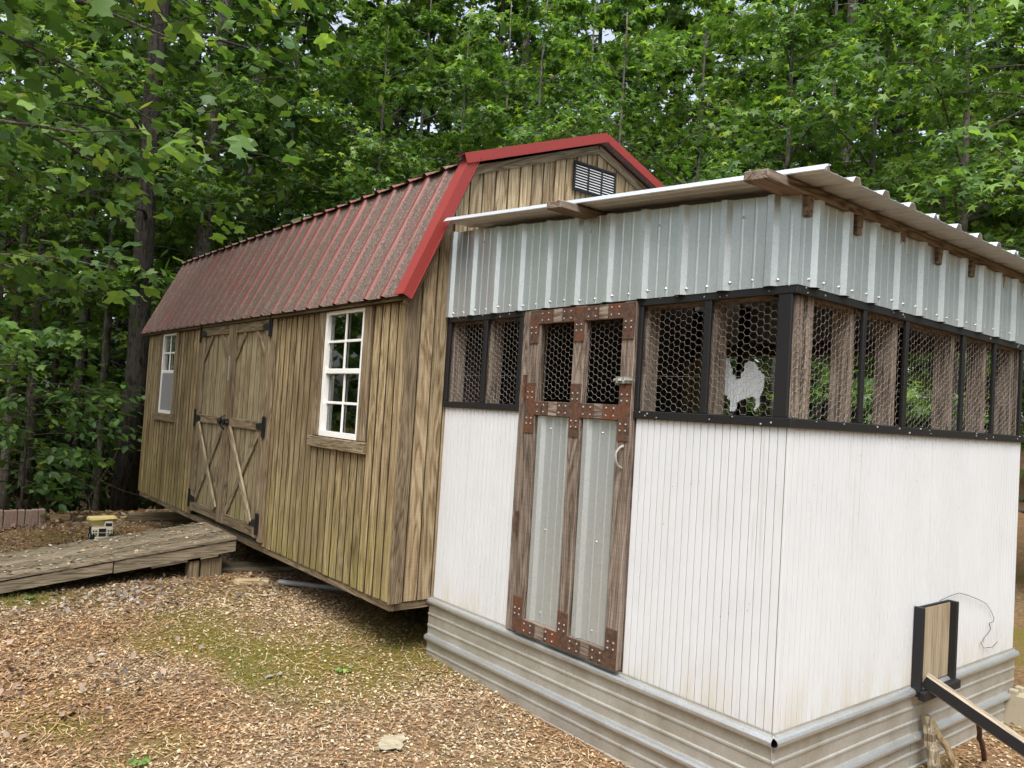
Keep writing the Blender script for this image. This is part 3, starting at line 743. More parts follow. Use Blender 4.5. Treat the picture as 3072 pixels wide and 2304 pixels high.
# ---- galvanised upper walls
RS = -0.0742
def roofz(xv): return 2.405 + RS * (xv - .2)
ribs0 = 0.02
for a, b in ((0.0, .80), (.80, 1.715), (1.715, 2.431)):
    prof = rib_profile(b - a, (ribs0 - a) % .2286)
    part('metal_panel', sheet((-L - .006 + a, TF - .004 + (.0012 if a else 0), 0), (1, 0, 0), (0, 0, 1), (0, -1, 0), prof, 2.021, lambda u, a=a: roofz(-L + a + u) - .035), 'galv', coop)
for a, b in ((0.0, .92), (.92, 1.834), (1.834, 2.42)):
    prof = rib_profile(b - a, (.116 - a) % .2286)
    part('metal_panel', sheet((.025 + (.0012 if a else 0), a - .0245, 0), (0, 1, 0), (0, 0, 1), (1, 0, 0), prof, 2.021, 2.372), 'galv', coop)
part('metal_panel', sheet((-.02, W + .012, 0), (-1, 0, 0), (0, 0, 1), (0, 1, 0), rib_profile(L, .1), 2.0, lambda u: roofz(-u) - .035), 'galv', coop)
# ---- roof
RY0, RY1 = -.158, 2.62
rx0, rx1 = -2.30, .2
vv = np.array([rx1 - rx0, 0, roofz(rx1) - roofz(rx0)]); RL = np.linalg.norm(vv); vv /= RL
ys = [0, .92, 1.834, RY1 - RY0]
for a, b in zip(ys, ys[1:]):
    prof = rib_profile(b - a, (.222 - a) % .2286, h=.024)
    part('roof_sheet', sheet((rx0, RY0 + a, roofz(rx0)), (0, 1, 0), vv, (-vv[2], 0, vv[0]), prof, 0, RL, th=.002), 'galvroof', coop)
fe = part('roof_edge_fold', MB().prism([(RY0 - .014, -.004), (RY0 - .016, .0), (RY0 + .006, .024), (RY0 + .03, .026), (RY0 + .03, .022), (RY0 + .008, .020)], 0, 0, RL), 'galvroof', coop)
for v in fe.data.vertices: v.co = Vector((rx0 + v.co.x * vv[0], v.co.y, roofz(rx0) + (v.co.z - .12) + v.co.x * vv[2]))
for v in fe.data.vertices: v.co.z += .12
for (xa, xb, y0) in ((-1.225, -1.11, -.275), (-.062, .048, -.29)):
    zt = roofz((xa + xb) / 2) - .006
    o = piece('purlin', B(-.055, .055, 0, W + .2 - y0, -.038, 0, .004).mesh('purlin', 'lumberY'), coop, ((xa + xb) / 2, y0, zt), (0, -RS * 1.0, 0))
for yy in (-.012, .375, .76, 1.145, 1.53, 1.92, 2.31):
    d = beam_between((.045, yy + .02, roofz(.045) - .085), (-L + .02, yy + .02, roofz(-L + .02) - .085), .042, .08, 'lumberX', 'rafter', coop)
# ---- metal skirt with long ribs
def skirt(axis, a, b, bump=0.0):
    def bead(zc): return [(zc + .024, 0), (zc + .020, .002), (zc + .019, .011), (zc + .014, .021), (zc + .005, .027), (zc - .005, .027), (zc - .014, .021), (zc - .019, .011), (zc - .020, .002), (zc - .024, 0)]
    def small(zc): return [(zc + .010, 0), (zc + .004, .005), (zc - .004, .005), (zc - .010, 0)]
    prof = [(.278, 0)] + bead(.245) + small(.165) + small(.095) + bead(.022) + small(-.055) + small(-.125) + [(-.25, 0)]
    n = len(prof); mb = MB(); segs = 12
    for side in (0, 1):
        for j in range(segs + 1):
            u = a + (b - a) * j / segs
            for (z, h) in prof:
                hh = h + bump - (.0015 if side else 0) + .0012 * math.sin(u * 5.1 + z * 9) * (1 if z < .2 else 0)
                mb.v.append((u, -.006 - hh, z) if axis == 'X' else (.006 + hh, u, z))
    Ls = n * (segs + 1)
    for side in (0, 1):
        for j in range(segs):
            for i in range(n - 1):
                q0 = side * Ls + j * n + i; q = (q0, q0 + n, q0 + n + 1, q0 + 1)
                mb.f.append(q if (side == 0) == (axis == 'Y') else q[::-1])
    for j in (0, segs):
        for i in range(n - 1): q0 = j * n + i; mb.f.append((q0, q0 + 1, q0 + 1 + Ls, q0 + Ls))
    o = part('skirt_panel', mb, 'skirt', coop); o.data.materials.append(M['skirtbead'])
    for p in o.data.polygons:
        if all((min(abs(o.data.vertices[i].co.z - .12 - q) for q in (.245, .022)) < .0215) for i in p.vertices): p.material_index = 1
    return o
skirt('X', -2.435, -1.00); skirt('X', -1.045, .012, .002); skirt('Y', -.02, 1.2); skirt('Y', 1.155, 2.42, .002)
part('sill_beam', MB().box(-L + .01, -.01, .012, .05, .16, .222).box(-.05, -.01, .06, W - .01, .16, .222), 'lumberX', coop)
# ---- screws on the sheets (too small to tell apart singly)
sp = []
for i in range(11):
    for d in (.06, .17):
        sp.append((-L + ribs0 + i * .2286 + d - .03, TF - .0055, 2.045 + (i * 37 % 5) * .003))
    if i % 2: sp.append((-L + i * .2286 + .1, TF - .0055, roofz(-L + i * .2286) - .12))
sp = [p for p in sp if p[0] < -.01]
tag(part('panel_screws', screws(sp, (0, -1, 0)), 'screw', coop), kind='stuff')
sp = [(.0265, .05 + i * .2286 + d, 2.05 + (i * 31 % 5) * .003) for i in range(10) for d in (.0, .11)]
sp += [(.0265, .18 + i * .2286, 2.29) for i in range(10)]
tag(part('panel_screws', screws(sp, (1, 0, 0)), 'screw', coop), kind='stuff')
# staples and paint-covered fasteners on the black trim
mb = MB()
r_ = random.Random(5)
for i in range(9): mb.add(*[q for q in (lambda s_: (s_.v, s_.f))(screws([(-2.38 + i * .085 if i < 9 else 0, TF, (ZC1 + ZC2) / 2 + r_.uniform(-.012, .012))], (0, -1, 0), .004, .004))])
for zc in ((ZC1 + ZC2) / 2, (ZB1 + ZB2) / 2):
    for i in range(8):
        s_ = screws([(-.8 + r_.uniform(0, .8), TF, zc + r_.uniform(-.012, .012))], (0, -1, 0), r_.uniform(.0025, .0045), .004); mb.add(s_.v, s_.f)
    for i in range(15):
        s_ = screws([(.022, r_.uniform(.03, 2.35), zc + r_.uniform(-.014, .014))], (1, 0, 0), r_.uniform(.0025, .0055), .004); mb.add(s_.v, s_.f)
tag(part('trim_fasteners', mb, 'dullscrew', coop), kind='stuff')
# ---- coop door
D0, D1 = -1.572, -.802
DY = -.046
door = part('coop_door', MB().box(D0 + .01, D1 - .01, -.010, -.006, .30, 1.44), 'lumberZ', coop)
for i, (a, b) in enumerate(((D0, D0 + .088), (-1.222, -1.136), (D1 - .082, D1))):
    part('stile', B(a, b, -.040, -.004, .285, 2.012, .003), 'lumberZ', door)
for a, b in ((D0 + .09, -1.224), (-1.134, D1 - .084)):
    part('rail', B(a, b, -.039, -.005, 1.938, 2.010, .003), 'lumberX', door)
    part('rail', B(a, b, -.039, -.005, 1.446, 1.520, .003), 'lumberX', door)
    part('rail', B(a, b, -.039, -.005, .288, .362, .003), 'lumberX', door)
    part('metal_panel', sheet((a, -.014, 0), (1, 0, 0), (0, 0, 1), (0, -1, 0), rib_profile(b - a, .028), .364, 1.444), 'galv', door)
    netting('X', a - .003, b + .003, 1.523, 1.935, -.012, door, int(a * 100))
scr = []
def bracket(cx, cz, arms, h=.10, w=.036, hw=.135):
    """arms: which of u d l r; flat steel plate with screws"""
    xs0 = cx - (hw if 'l' in arms else w); xs1 = cx + (hw if 'r' in arms else w); zs0 = cz - (h if 'd' in arms else w); zs1 = cz + (h if 'u' in arms else w)
    P = [(cx - w, zs0)]
    if 'd' in arms: P += [(cx + w, zs0), (cx + w, cz - w)]
    else: P = [(xs0, cz - w)]
    if 'r' in arms: P += [(xs1, cz - w), (xs1, cz + w)]
    else: P += [(cx + w, cz - w), (cx + w, cz + w)]
    if 'u' in arms:
        if 'r' in arms: P += [(cx + w, cz + w)]
        P += [(cx + w, zs1), (cx - w, zs1), (cx - w, cz + w)]
    elif 'r' in arms or True: P += []
    if 'l' in arms: P += [(xs0, cz + w), (xs0, cz - w), (cx - w, cz - w)] if 'd' in arms else [(xs0, cz + w)]
    else: P += [(cx - w, cz + w)] if 'u' not in arms else []
    Q = []
    for p in P:
        if not Q or (abs(p[0] - Q[-1][0]) + abs(p[1] - Q[-1][1])) > 1e-5: Q.append(p)
    if abs(Q[0][0] - Q[-1][0]) + abs(Q[0][1] - Q[-1][1]) < 1e-5: Q.pop()
    part('bracket', MB().prism([(z, xx) for xx, z in Q], 1, DY, -.0405), 'rust', door)
    for arm in arms:
        for t1 in (.055, .085) if arm in 'ud' else (.065, .115):
            for s_ in (-.018, .018):
                dx, dz = {'u': (s_, t1), 'd': (s_, -t1), 'l': (-t1, s_), 'r': (t1, s_)}[arm]
                scr.append((cx + dx, DY, cz + dz))
sl, sm, sr = D0 + .040, -1.179, D1 - .038
bracket(sl, 1.972, 'dr', .14, .036, .145); bracket(sm, 1.972, 'dlr', .14, .036, .132); bracket(sr, 1.972, 'dl', .14, .036, .14)
bracket(sl, 1.483, 'udr', .134, .036, .145); bracket(sm, 1.483, 'udlr', .134, .036, .132); bracket(sr, 1.483, 'udl', .134, .036, .14)
bracket(sl, .325, 'ur', .145, .036, .145); bracket(sm, .325, 'ulr', .145, .036, .132); bracket(sr, .325, 'ul', .145, .036, .14)
tag(part('screw_heads', screws(scr, (0, -1, 0), .0052, .004), 'dullscrew', door), kind='stuff')
hx = -.842
part('pull_handle', MB().tube([(hx + .004, -.038, 1.325), (hx + .002, -.062, 1.316), (hx - .002, -.076, 1.295), (hx - .003, -.078, 1.275), (hx - .002, -.074, 1.252), (hx, -.060, 1.232), (hx + .002, -.038, 1.222)], [.008, .0052, .0052, .006, .0052, .0052, .007], 8), 'dullscrew', door)
part('bolt_latch', MB().box(-.90, -.80, -.048, -.041, 1.622, 1.652).tube([(-.905, -.055, 1.637), (-.78, -.055, 1.637)], .007, 8).box(-.885, -.872, -.062, -.048, 1.62, 1.654).box(-.845, -.832, -.062, -.048, 1.62, 1.654).tube([(-.86, -.055, 1.637), (-.86, -.078, 1.632)], .005, 6), 'screw', door)
for zc in (.86, 1.60): part('hinge', MB().box(D0 - .032, D0 - .003, -.045, -.024, zc - .06, zc + .06).tube([(D0 - .012, -.05, zc - .06), (D0 - .012, -.05, zc + .06)], .008, 6), 'rust', door)
for sxx in (-1.40, -1.02):
    tag(part('panel_screws', screws([(sxx + .02, -.0155, zz) for zz in (.42, .85, 1.38)], (0, -1, 0), .005, .005), 'screw', door), kind='stuff')
# ---- pop hole: guides, sliding board, sill
pop = part('pop_door', MB().box(.008, .020, 1.152, 1.498, .27, .632), 'ply', coop)
part('guide_rail', B(.006, .052, 1.128, 1.150, .228, .648, .003), 'black', pop)
part('guide_rail', B(.006, .052, 1.500, 1.524, .228, .640, .003), 'black', pop)
part('top_strip', B(.006, .018, 1.152, 1.498, .634, .643, .002), 'black', pop)
part('threshold', B(.040, .075, 1.128, 1.524, .215, .258, .004), 'black', pop)
mb = MB(); r_ = random.Random(3)
pts = [(1.384, 0.65), (1.498, 0.663), (1.61, 0.667), (1.714, 0.646), (1.859, 0.608), (1.973, 0.573), (2.038, 0.527), (2.069, 0.487), (2.067, 0.466), (2.014, 0.466), (2.025, 0.432), (1.989, 0.409), (1.946, 0.4), (1.933, 0.378), (1.904, 0.379), (1.952, 0.339), (2.065, 0.33), (2.128, 0.352)]
mb.tube([(.014 + r_.uniform(0, .006), a, b) for a, b in pts], .0016, 4)
part('pull_string', mb, 'iron', coop)

# ================================================================== things at the coop
def rooster():
    out = [(1090, 895), (1110, 880), (1125, 905), (1150, 890), (1165, 930), (1170, 980), (1190, 1040), (1215, 1085), (1240, 1105), (1270, 1080), (1290, 1020), (1300, 960), (1330, 925), (1375, 930), (1405, 950), (1420, 1000), (1445, 1015), (1475, 1050), (1478, 1110), (1470, 1200), (1455, 1290), (1440, 1350), (1420, 1390), (1405, 1375), (1420, 1300), (1400, 1240), (1370, 1260), (1300, 1280), (1260, 1300), (1238, 1340), (1228, 1395), (1190, 1395), (1190, 1330), (1170, 1290), (1120, 1220), (1096, 1170), (1090, 1080)]
    sx = .2165 / 390; P = [(-.474 + (a - 1090) * sx, 1.757 - (b - 895) * .000478) for a, b in out]
    xs = np.arange(P[0][0] - .002, -.25, .002); mb = MB()
    def spans(xq):
        zs = []
        for (a, b), (c, d) in zip(P, P[1:] + P[:1]):
            if (a <= xq < c) or (c <= xq < a): zs.append(b + (d - b) * (xq - a) / (c - a))
        zs.sort(); return [(zs[i], zs[i + 1]) for i in range(0, len(zs) - 1, 2)]
    for a, b in zip(xs, xs[1:]):
        m = (a + b) / 2; ya = .2 + .008 * math.sin(a * 380); yb2 = .2 + .008 * math.sin(b * 380)
        for z0, z1 in spans(m):
            mb.add([(a, ya, z0), (b, yb2, z0), (b, yb2, z1), (a, ya, z1), (a, ya + .0015, z0), (b, yb2 + .0015, z0), (b, yb2 + .0015, z1), (a, ya + .0015, z1)],
                   [(0, 1, 2, 3), (7, 6, 5, 4), (0, 4, 5, 1), (3, 2, 6, 7), (0, 3, 7, 4), (1, 5, 6, 2)])
    o = thing('rooster_cutout', 'corrugated metal rooster silhouette standing behind the wire of the coop window', 'ornament', (-.37, .2, .26))
    part('silhouette', mb, 'sterile', o)
    part('stake', MB().box(-.415, -.40, .207, .216, .26, 1.60), 'iron', o)
    return o
rooster()
rf = thing('roost_frame', 'tan wooden roost boards standing inside the dark coop', 'roost', (-1.58, 1.4, .26))
for a, b, zt in ((-1.66, -1.60, 1.86), (-1.593, -1.575, 1.88), (-1.568, -1.515, 1.885)): part('upright', B(a, b, 1.39, 1.43, .26, zt, .003), 'freshZ', rf)
part('perch', B(-1.66, -1.515, 1.435, 1.475, 1.2, 1.24), 'freshX', rf)
tag(beam_between((.035, 1.195, .305), (.87, 1.42, -.125), .060, .062, 'oldboardX', 'chicken_ramp', None, .006), 'long weathered board with black edge leaning from the pop door', 'board')
cr = bpy.data.objects['chicken_ramp']
cr.data.materials.append(M['black'])
for p in cr.data.polygons:
    if abs(p.normal.y) > .9 or p.normal.z < -.9: p.material_index = 1
for i in range(4):
    pass
def rotten(name, label, base, top, w, d, seed, mat):
    r = random.Random(seed); pts = []; n = 9; mb = MB(); base, top = np.array(base), np.array(top)
    rings = []
    for i in range(n):
        t = i / (n - 1); c = base + (top - base) * t + np.array([r.uniform(-.006, .006), r.uniform(-.006, .006), 0])
        s = 1 - .15 * t + r.uniform(-.12, .12)
        rings.append([c + np.array([q[0] * d * s, q[1] * w * s, r.uniform(-.006, .006)]) for q in ((-.5, -.5), (.1, -.55), (.5, -.35), (.5, .4), (-.1, .5), (-.5, .45))])
    vs = [v for ring in rings for v in ring]; fs = []
    for i in range(n - 1):
        for k in range(6): fs.append((i * 6 + k, i * 6 + (k + 1) % 6, (i + 1) * 6 + (k + 1) % 6, (i + 1) * 6 + k))
    fs += [tuple(range(6))[::-1], tuple(range((n - 1) * 6, n * 6))]
    mb.add(vs, fs); o = put(name, mb.mesh(name, mat, tuple(base)), None, Vector(base)); return tag(o, label, 'scrap wood')
rotten('rotten_stake', 'split rotten wooden stake leaning against the metal skirt', (.105, 1.215, -.16), (.045, 1.225, .125), .055, .045, 4, 'deckZ')
rotten('weathered_stick', 'grey weathered stick standing right beside the rotten stake', (.17, 1.34, -.16), (.05, 1.272, .10), .030, .03, 8, 'freshZ')
rotten('prop_stick', 'thin rusty brown prop stick under the leaning board', (.16, 1.63, -.14), (.25, 1.27, .155), .022, .02, 9, 'rust')
mb = MB(); pts = [(.42 + .03 * i, 1.72 - .035 * i + .02 * math.sin(i), -.115 + .03 * math.sin(i * .55)) for i in range(9)]
tag(part('curved_branch', mb.tube(pts, [.007, .010, .011, .011, .010, .009, .008, .007, .004], 6), 'twig'), 'curved dark branch lying on the litter below the leaning board', 'branch')
bl = thing('concrete_block', 'tan concrete deck block standing at the far corner of the skirt', 'block', (.085, 2.38, -.13))
mb = MB()
def taper(cx, cy_, z0, z1, a0, a1):
    return ([(cx - a0, cy_ - a0, z0), (cx + a0, cy_ - a0, z0), (cx + a0, cy_ + a0, z0), (cx - a0, cy_ + a0, z0), (cx - a1, cy_ - a1, z1), (cx + a1, cy_ - a1, z1), (cx + a1, cy_ + a1, z1), (cx - a1, cy_ + a1, z1)],
            [(0, 3, 2, 1), (4, 5, 6, 7), (0, 1, 5, 4), (1, 2, 6, 5), (2, 3, 7, 6), (3, 0, 4, 7)])
part('body', MB().add(*taper(.085, 2.38, -.16, .035, .095, .070)), 'concrete', bl)
for dx, dy in ((-.045, -.045), (.045, -.045), (-.045, .045), (.045, .045)):
    part('lug', B(.085 + dx - .021, .085 + dx + .021, 2.38 + dy - .021, 2.38 + dy + .021, .032, .062, .004), 'concrete', bl)

# ================================================================== ramp to the barn doors
ramp = thing('barn_ramp', 'weathered plywood ramp leading up to the barn double doors', 'ramp', (-5.2, -1.4, -.1))
RA, RB = -5.66, -4.80
ry0, ry1 = -.372, -2.75
def rz(yv): return .281 + (yv + .369) * .1235
def slab(x0, x1, y0, y1, dz0, dz1, mat, name, ch=.004):
    p = B(x0, x1, 0, abs(y1 - y0), dz0, dz1, ch)
    me = p.mesh(name, mat); o = piece(name, me, ramp, (0, y0, rz(y0))); o.rotation_euler = (math.atan(.1235), 0, math.pi); o.location.x = -wpos(ramp).x
    return o
def rampbox(name, x0, x1, ya, yb, d0, d1, mat):
    vs = []
    for z in (d0, d1):
        for xx, yy in ((x0, ya), (x1, ya), (x1, yb), (x0, yb)): vs.append((xx, yy, rz(yy) + z))
    mb = MB().add(vs, [(0, 1, 2, 3), (4, 7, 6, 5), (0, 4, 5, 1), (1, 5, 6, 2), (2, 6, 7, 3), (3, 7, 4, 0)])
    return part(name, mb, mat, ramp)
nb = 5; wdt = (RB - RA) / nb
for i in range(nb):
    rampbox('deck_board', RA + i * wdt + .002, RA + (i + 1) * wdt - .002, ry0 - rnd.uniform(0, .01), ry1, -.022 + rnd.uniform(-.002, .002), rnd.uniform(-.002, .003), 'deckY')
rampbox('side_beam', RB - .045, RB - .008, ry0 - .01, -1.30, -.118, -.034, 'deckY'); rampbox('side_beam', RB - .046, RB - .009, -1.31, ry1, -.112, -.034, 'deckY')
rampbox('side_beam', RA + .008, RA + .045, ry0 - .01, ry1, -.118, -.024, 'deckY')
for yy in (-.42, -1.0, -1.55, -2.1): rampbox('shim', RB - .047, RB - .010, yy - .22, yy - .02, -.033, -.023, 'deckY')
for ya, yb in ((-.64, -.78), (-.78, -1.05)): rampbox('cleat', RB - .044, RB - .012, yb + .02, ya + .12, -.135, -.119, 'deckY')
rampbox('crosspiece', RA + .05, RB - .05, -.50, -.54, -.11, -.03, 'deckX')
gzp = float(gz(-4.87, -.6))
part('post', B(-4.93, -4.83, -.74, -.66, gzp - .06, .10, .004), 'trimZ', ramp); part('post', B(-4.95, -4.85, -.64, -.47, gzp - .06, .11, .004), 'trimZ', ramp)
part('post', B(-5.6, -5.5, -.62, -.52, gzp - .06, .11, .004), 'trimZ', ramp)

def loose_board(name, label, cx, cy_, rzv, l, w, h, mat, tilt=0.0, cat='board', zoff=0.0):
    me = B(-l / 2, l / 2, -w / 2, w / 2, 0, h, .004).mesh(name, mat)
    o = put(name, me, None, (cx, cy_, float(gz(cx, cy_)) + .003 + zoff), (0, tilt, rzv)); return tag(o, label, cat)
loose_board('lumber_offcut', 'short pale lumber offcut lying on the leaves beside the ramp', -4.46, -.36, 1.09, .27, .085, .038, 'freshX')
loose_board('step_plank', 'wide worn plank lying under the ramp end by the barn', -5.05, -.12, 1.45, .75, .28, .035, 'deckX', .03)
loose_board('dark_plank', 'dark plank lying on the ground under the far end of the barn', -8.35, .0, 1.45, .75, .2, .09, 'trimX')
loose_board('flat_board', 'small tan board lying on the litter between bricks and toy truck', -8.75, -1.02, 1.4, .20, .1, .06, 'freshX')
pp = [(-4.35, -.18, .0), (-4.05, .10, .0), (-3.7, .45, .0)]
tag(part('plastic_pipe', MB().tube([(a, b, float(gz(a, b)) + .03) for a, b, c in pp], .02, 8), 'pipe'), 'grey plastic pipe lying on the ground under the barn edge', 'pipe')
# crumpled white scrap on the litter in front
mb = MB(); r_ = random.Random(12)
cx, cy_ = -1.43, -.83; n = 7
vs = [(cx + .13 * (i / (n - 1) - .5) + .04 * (j / 3 - .5), cy_ + .10 * (j / 3 - .5) - .10 * (i / (n - 1) - .5) + r_.uniform(-.012, .012), float(gz(cx, cy_)) + .012 + r_.uniform(0, .012)) for i in range(n) for j in range(4)]
vs2 = [(a, b, c - .003) for a, b, c in vs]
fs = [(i * 4 + j, (i + 1) * 4 + j, (i + 1) * 4 + j + 1, i * 4 + j + 1) for i in range(n - 1) for j in range(3)]
mb.add(vs + vs2, fs + [tuple(28 + q for q in f[::-1]) for f in fs])
tag(part('bark_scrap', mb, 'concrete'), 'pale crumpled bark scrap lying on the litter in front of the coop', 'scrap')
# bricks
bt = B(-.031, .031, -.045, .045, 0, .195, .006).mesh('brick', 'brick')
for i in range(9):
    bx_, by_ = -8.35 + .012 * i, -1.80 + .0645 * i
    o = put('brick', bt, None, (bx_ + rnd.uniform(-.006, .006), by_, float(gz(bx_, by_)) - .01 + rnd.uniform(-.004, .006)), (rnd.uniform(-.03, .03), rnd.uniform(-.04, .04), math.pi / 2 - .03 + rnd.uniform(-.04, .04)))
    lab = ('ninth eighth seventh sixth fifth fourth third second'.split() + ['first'])[i] + ' upright brick counted from the right end of the brick row'
    tag(o, lab, 'brick', 'row of upright bricks')

# ---- toy dump truck
def toy_truck():
    t = thing('toy_dump_truck', 'faded cream toy dump truck parked beside the wooden ramp', 'toy truck', (-7.08, -.92, float(gz(-7.08, -.92)) + .005), rz=-0.13); t.scale = (.82, .82, .82)
    def P(name, mb, mat): return put(name, mb.mesh(name, mat), t)
    S = 1.0
    P('chassis', B(-.30, .03, -.07, .07, .045, .075), 'plastic')
    P('hood', MB().box(-.08, .05, -.115, .115, .065, .155, .006), 'plastic')
    P('bumper', B(.045, .068, -.08, .08, .018, .048, .004), 'plastic')
    P('grille', B(.050, .056, -.040, .040, .052, .150, .002), 'rubber')
    for yy in (-.046, .046): P('grille_frame', B(.051, .064, yy - .005, yy + .005, .048, .156, .001), 'plastic')
    for zz in (.098, .152): P('grille_frame', B(.052, .062, -.040, .040, zz - .003, zz + .003, .001), 'plastic')
    for yy in (-.068, .068, -.097, .097):
        for zz in (.085, .118): P('headlight', B(.050, .056, yy - .009, yy + .009, zz - .008, zz + .008, .001), 'rubber')
    P('cab', MB().box(-.05, .045, .022, .030, .155, .225).box(-.05, .045, .102, .110, .155, .225).box(.038, .045, .030, .102, .155, .172).box(.038, .045, .030, .102, .212, .225).box(-.05, -.043, .030, .102, .155, .225).box(-.05, .045, .022, .110, .225, .231), 'plastic')
    P('windshield', MB().box(.039, .042, .030, .102, .172, .212), 'rubber')
    P('deck_rail', MB().tube([(.04, -.11, .157), (.04, -.11, .178), (.04, .015, .178), (.04, .015, .157)], .0035, 5), 'plastic')
    bed = MB()
    o = [(-.34, -.10, .15), (-.34, .10, .15), (-.09, .11, .165), (-.09, -.11, .165)]; tp = [(-.37, -.155, .245), (-.37, .155, .25), (-.05, .165, .262), (-.05, -.175, .252)]
    ii = [(a * .96, b * .9, c + .008) for a, b, c in o]; it = [(a * .985, b * .95, c) for a, b, c in tp]
    bed.add(o + tp + ii + it, [(0, 1, 2, 3)[::-1], (0, 1, 5, 4), (1, 2, 6, 5), (2, 3, 7, 6), (3, 0, 4, 7), (8, 9, 10, 11), (8, 12, 13, 9), (9, 13, 14, 10), (10, 14, 15, 11), (11, 15, 12, 8), (4, 5, 13, 12), (5, 6, 14, 13), (6, 7, 15, 14), (7, 4, 12, 15)])
    P('dump_bed', bed, 'plasticy')
    P('bed_canopy', MB().add([(-.055, -.172, .254), (-.055, .163, .264), (.035, .155, .268), (.035, -.120, .250), (-.055, -.172, .249), (-.055, .163, .259), (.035, .155, .263), (.035, -.120, .245)], [(0, 3, 2, 1), (4, 5, 6, 7), (0, 1, 5, 4), (1, 2, 6, 5), (2, 3, 7, 6), (3, 0, 4, 7)]), 'plasticy')
    for xx, s in ((.0, 1), (-.24, 1.15)):
        for yy in (-.105, .105):
            w = P('wheel', MB().tube([(xx, yy - .028, .055 * s), (xx, yy - .022, .055 * s), (xx, yy + .022, .055 * s), (xx, yy + .028, .055 * s)], [.045 * s, .055 * s, .055 * s, .045 * s], 14), 'rubber')
            put('rim', MB().tube([(xx, yy - .030, .055 * s), (xx, yy + .030, .055 * s)], .022, 10).mesh('rim', 'plastic'), w)
toy_truck()

# ================================================================== vegetation
def leaf_base(kind):
    if kind == 'poplar':
        R_ = [(.16, -.02), (.36, .03), (.58, .13), (.44, .28), (.37, .40), (.45, .55), (.58, .76), (.36, .76), (.17, .83)]
        vs = [(0, .06), (0, .40), (0, .70)] + R_ + [(-a, b) for a, b in R_]; nR = len(R_)
        fs = [(0, 3, 4, 5, 6, 1), (1, 6, 7), (1, 7, 8, 9, 10, 2), (2, 10, 11)]
        fs += [tuple((q if q < 3 else q + nR) for q in f)[::-1] for f in fs]
        V = np.array([(a, b, -.28 * abs(a) ** 1.3 - .10 * b * b) for a, b in vs])
    elif kind == 'star':
        tips = [(90, .66), (90 - 62, .60), (90 - 122, .42), (90 + 122, .42), (90 + 62, .60)]; order = [(90, .66), (59, .24), (28, .60), (0, .22), (-32, .42), (-90, .14), (212, .42), (180, .22), (152, .60), (121, .24)]
        vs = [(0, .3)] + [(r * math.cos(math.radians(a)), .3 + r * math.sin(math.radians(a))) for a, r in order]
        fs = [(0, i, i % 10 + 1)[::-1] for i in range(1, 11)]
        V = np.array([(a, b, -.30 * (a * a + (b - .3) ** 2)) for a, b in vs])
    elif kind == 'oval':
        R_ = [(.20, .16), (.30, .45), (.18, .78)]
        vs = [(0, 0), (0, .45), (0, 1.0)] + R_ + [(-a, b) for a, b in R_]
        fs = [(0, 3, 4, 1), (1, 4, 5, 2)]; fs += [(0, 1, 7, 6), (1, 2, 8, 7)]
        V = np.array([(a, b, .22 * abs(a) - .16 * b * b) for a, b in vs])
    elif kind == 'chip':
        V = np.array([(0, 0, 0), (.13, .4, .05), (.03, 1, -.04), (-.11, .5, .03)]); fs = [(0, 1, 2), (0, 2, 3)]
    else:                                                     # small far leaf
        V = np.array([(0, 0, 0), (.36, .45, -.06), (0, 1, -.12), (-.36, .45, -.06)]); fs = [(0, 1, 2), (0, 2, 3)]
    return V, fs
def rotm(yaw, pitch, roll):
    cy_, sy = np.cos(yaw), np.sin(yaw); cp, sp_ = np.cos(pitch), np.sin(pitch); cr_, sr = np.cos(roll), np.sin(roll)
    z = np.zeros_like(yaw); o = np.ones_like(yaw)
    def m(rows): return np.stack([np.stack(r, -1) for r in rows], -2)
    Rz = m([[cy_, -sy, z], [sy, cy_, z], [z, z, o]]); Rx = m([[o, z, z], [z, cp, -sp_], [z, sp_, cp]]); Ry = m([[cr_, z, sr], [z, o, z], [-sr, z, cr_]])
    return Rz @ Rx @ Ry
def leaves_mesh(name, kind, pos, size, yaw, pitch, roll, col, mat):
    V, fs = leaf_base(kind); N = len(pos); K = len(V)
    R_ = rotm(yaw, pitch, roll)
    vv_ = np.einsum('nij,kj->nki', R_, V) * size[:, None, None] + pos[:, None, :]
    vv_ = vv_.reshape(-1, 3).astype(np.float32)
    me = bpy.data.meshes.new(name)
    loops = np.array([i for f in fs for i in f]); ls = np.array([len(f) for f in fs]); nl = len(loops)
    me.vertices.add(N * K); me.vertices.foreach_set('co', vv_.ravel())
    me.loops.add(N * nl); me.loops.foreach_set('vertex_index', (loops[None, :] + (np.arange(N) * K)[:, None]).ravel().astype(np.int32))
    me.polygons.add(N * len(fs)); st = np.concatenate([[0], np.cumsum(ls)[:-1]])
    me.polygons.foreach_set('loop_start', (st[None, :] + (np.arange(N) * nl)[:, None]).ravel().astype(np.int32))
    try: me.polygons.foreach_set('loop_total', np.tile(ls, N).astype(np.int32))
    except Exception: pass
    me.update(calc_edges=True); me.validate()
    col = np.asarray(col)
    set_attr(me, np.repeat(col, K, axis=0))
    if mat: me.materials.append(M[mat])
    return me

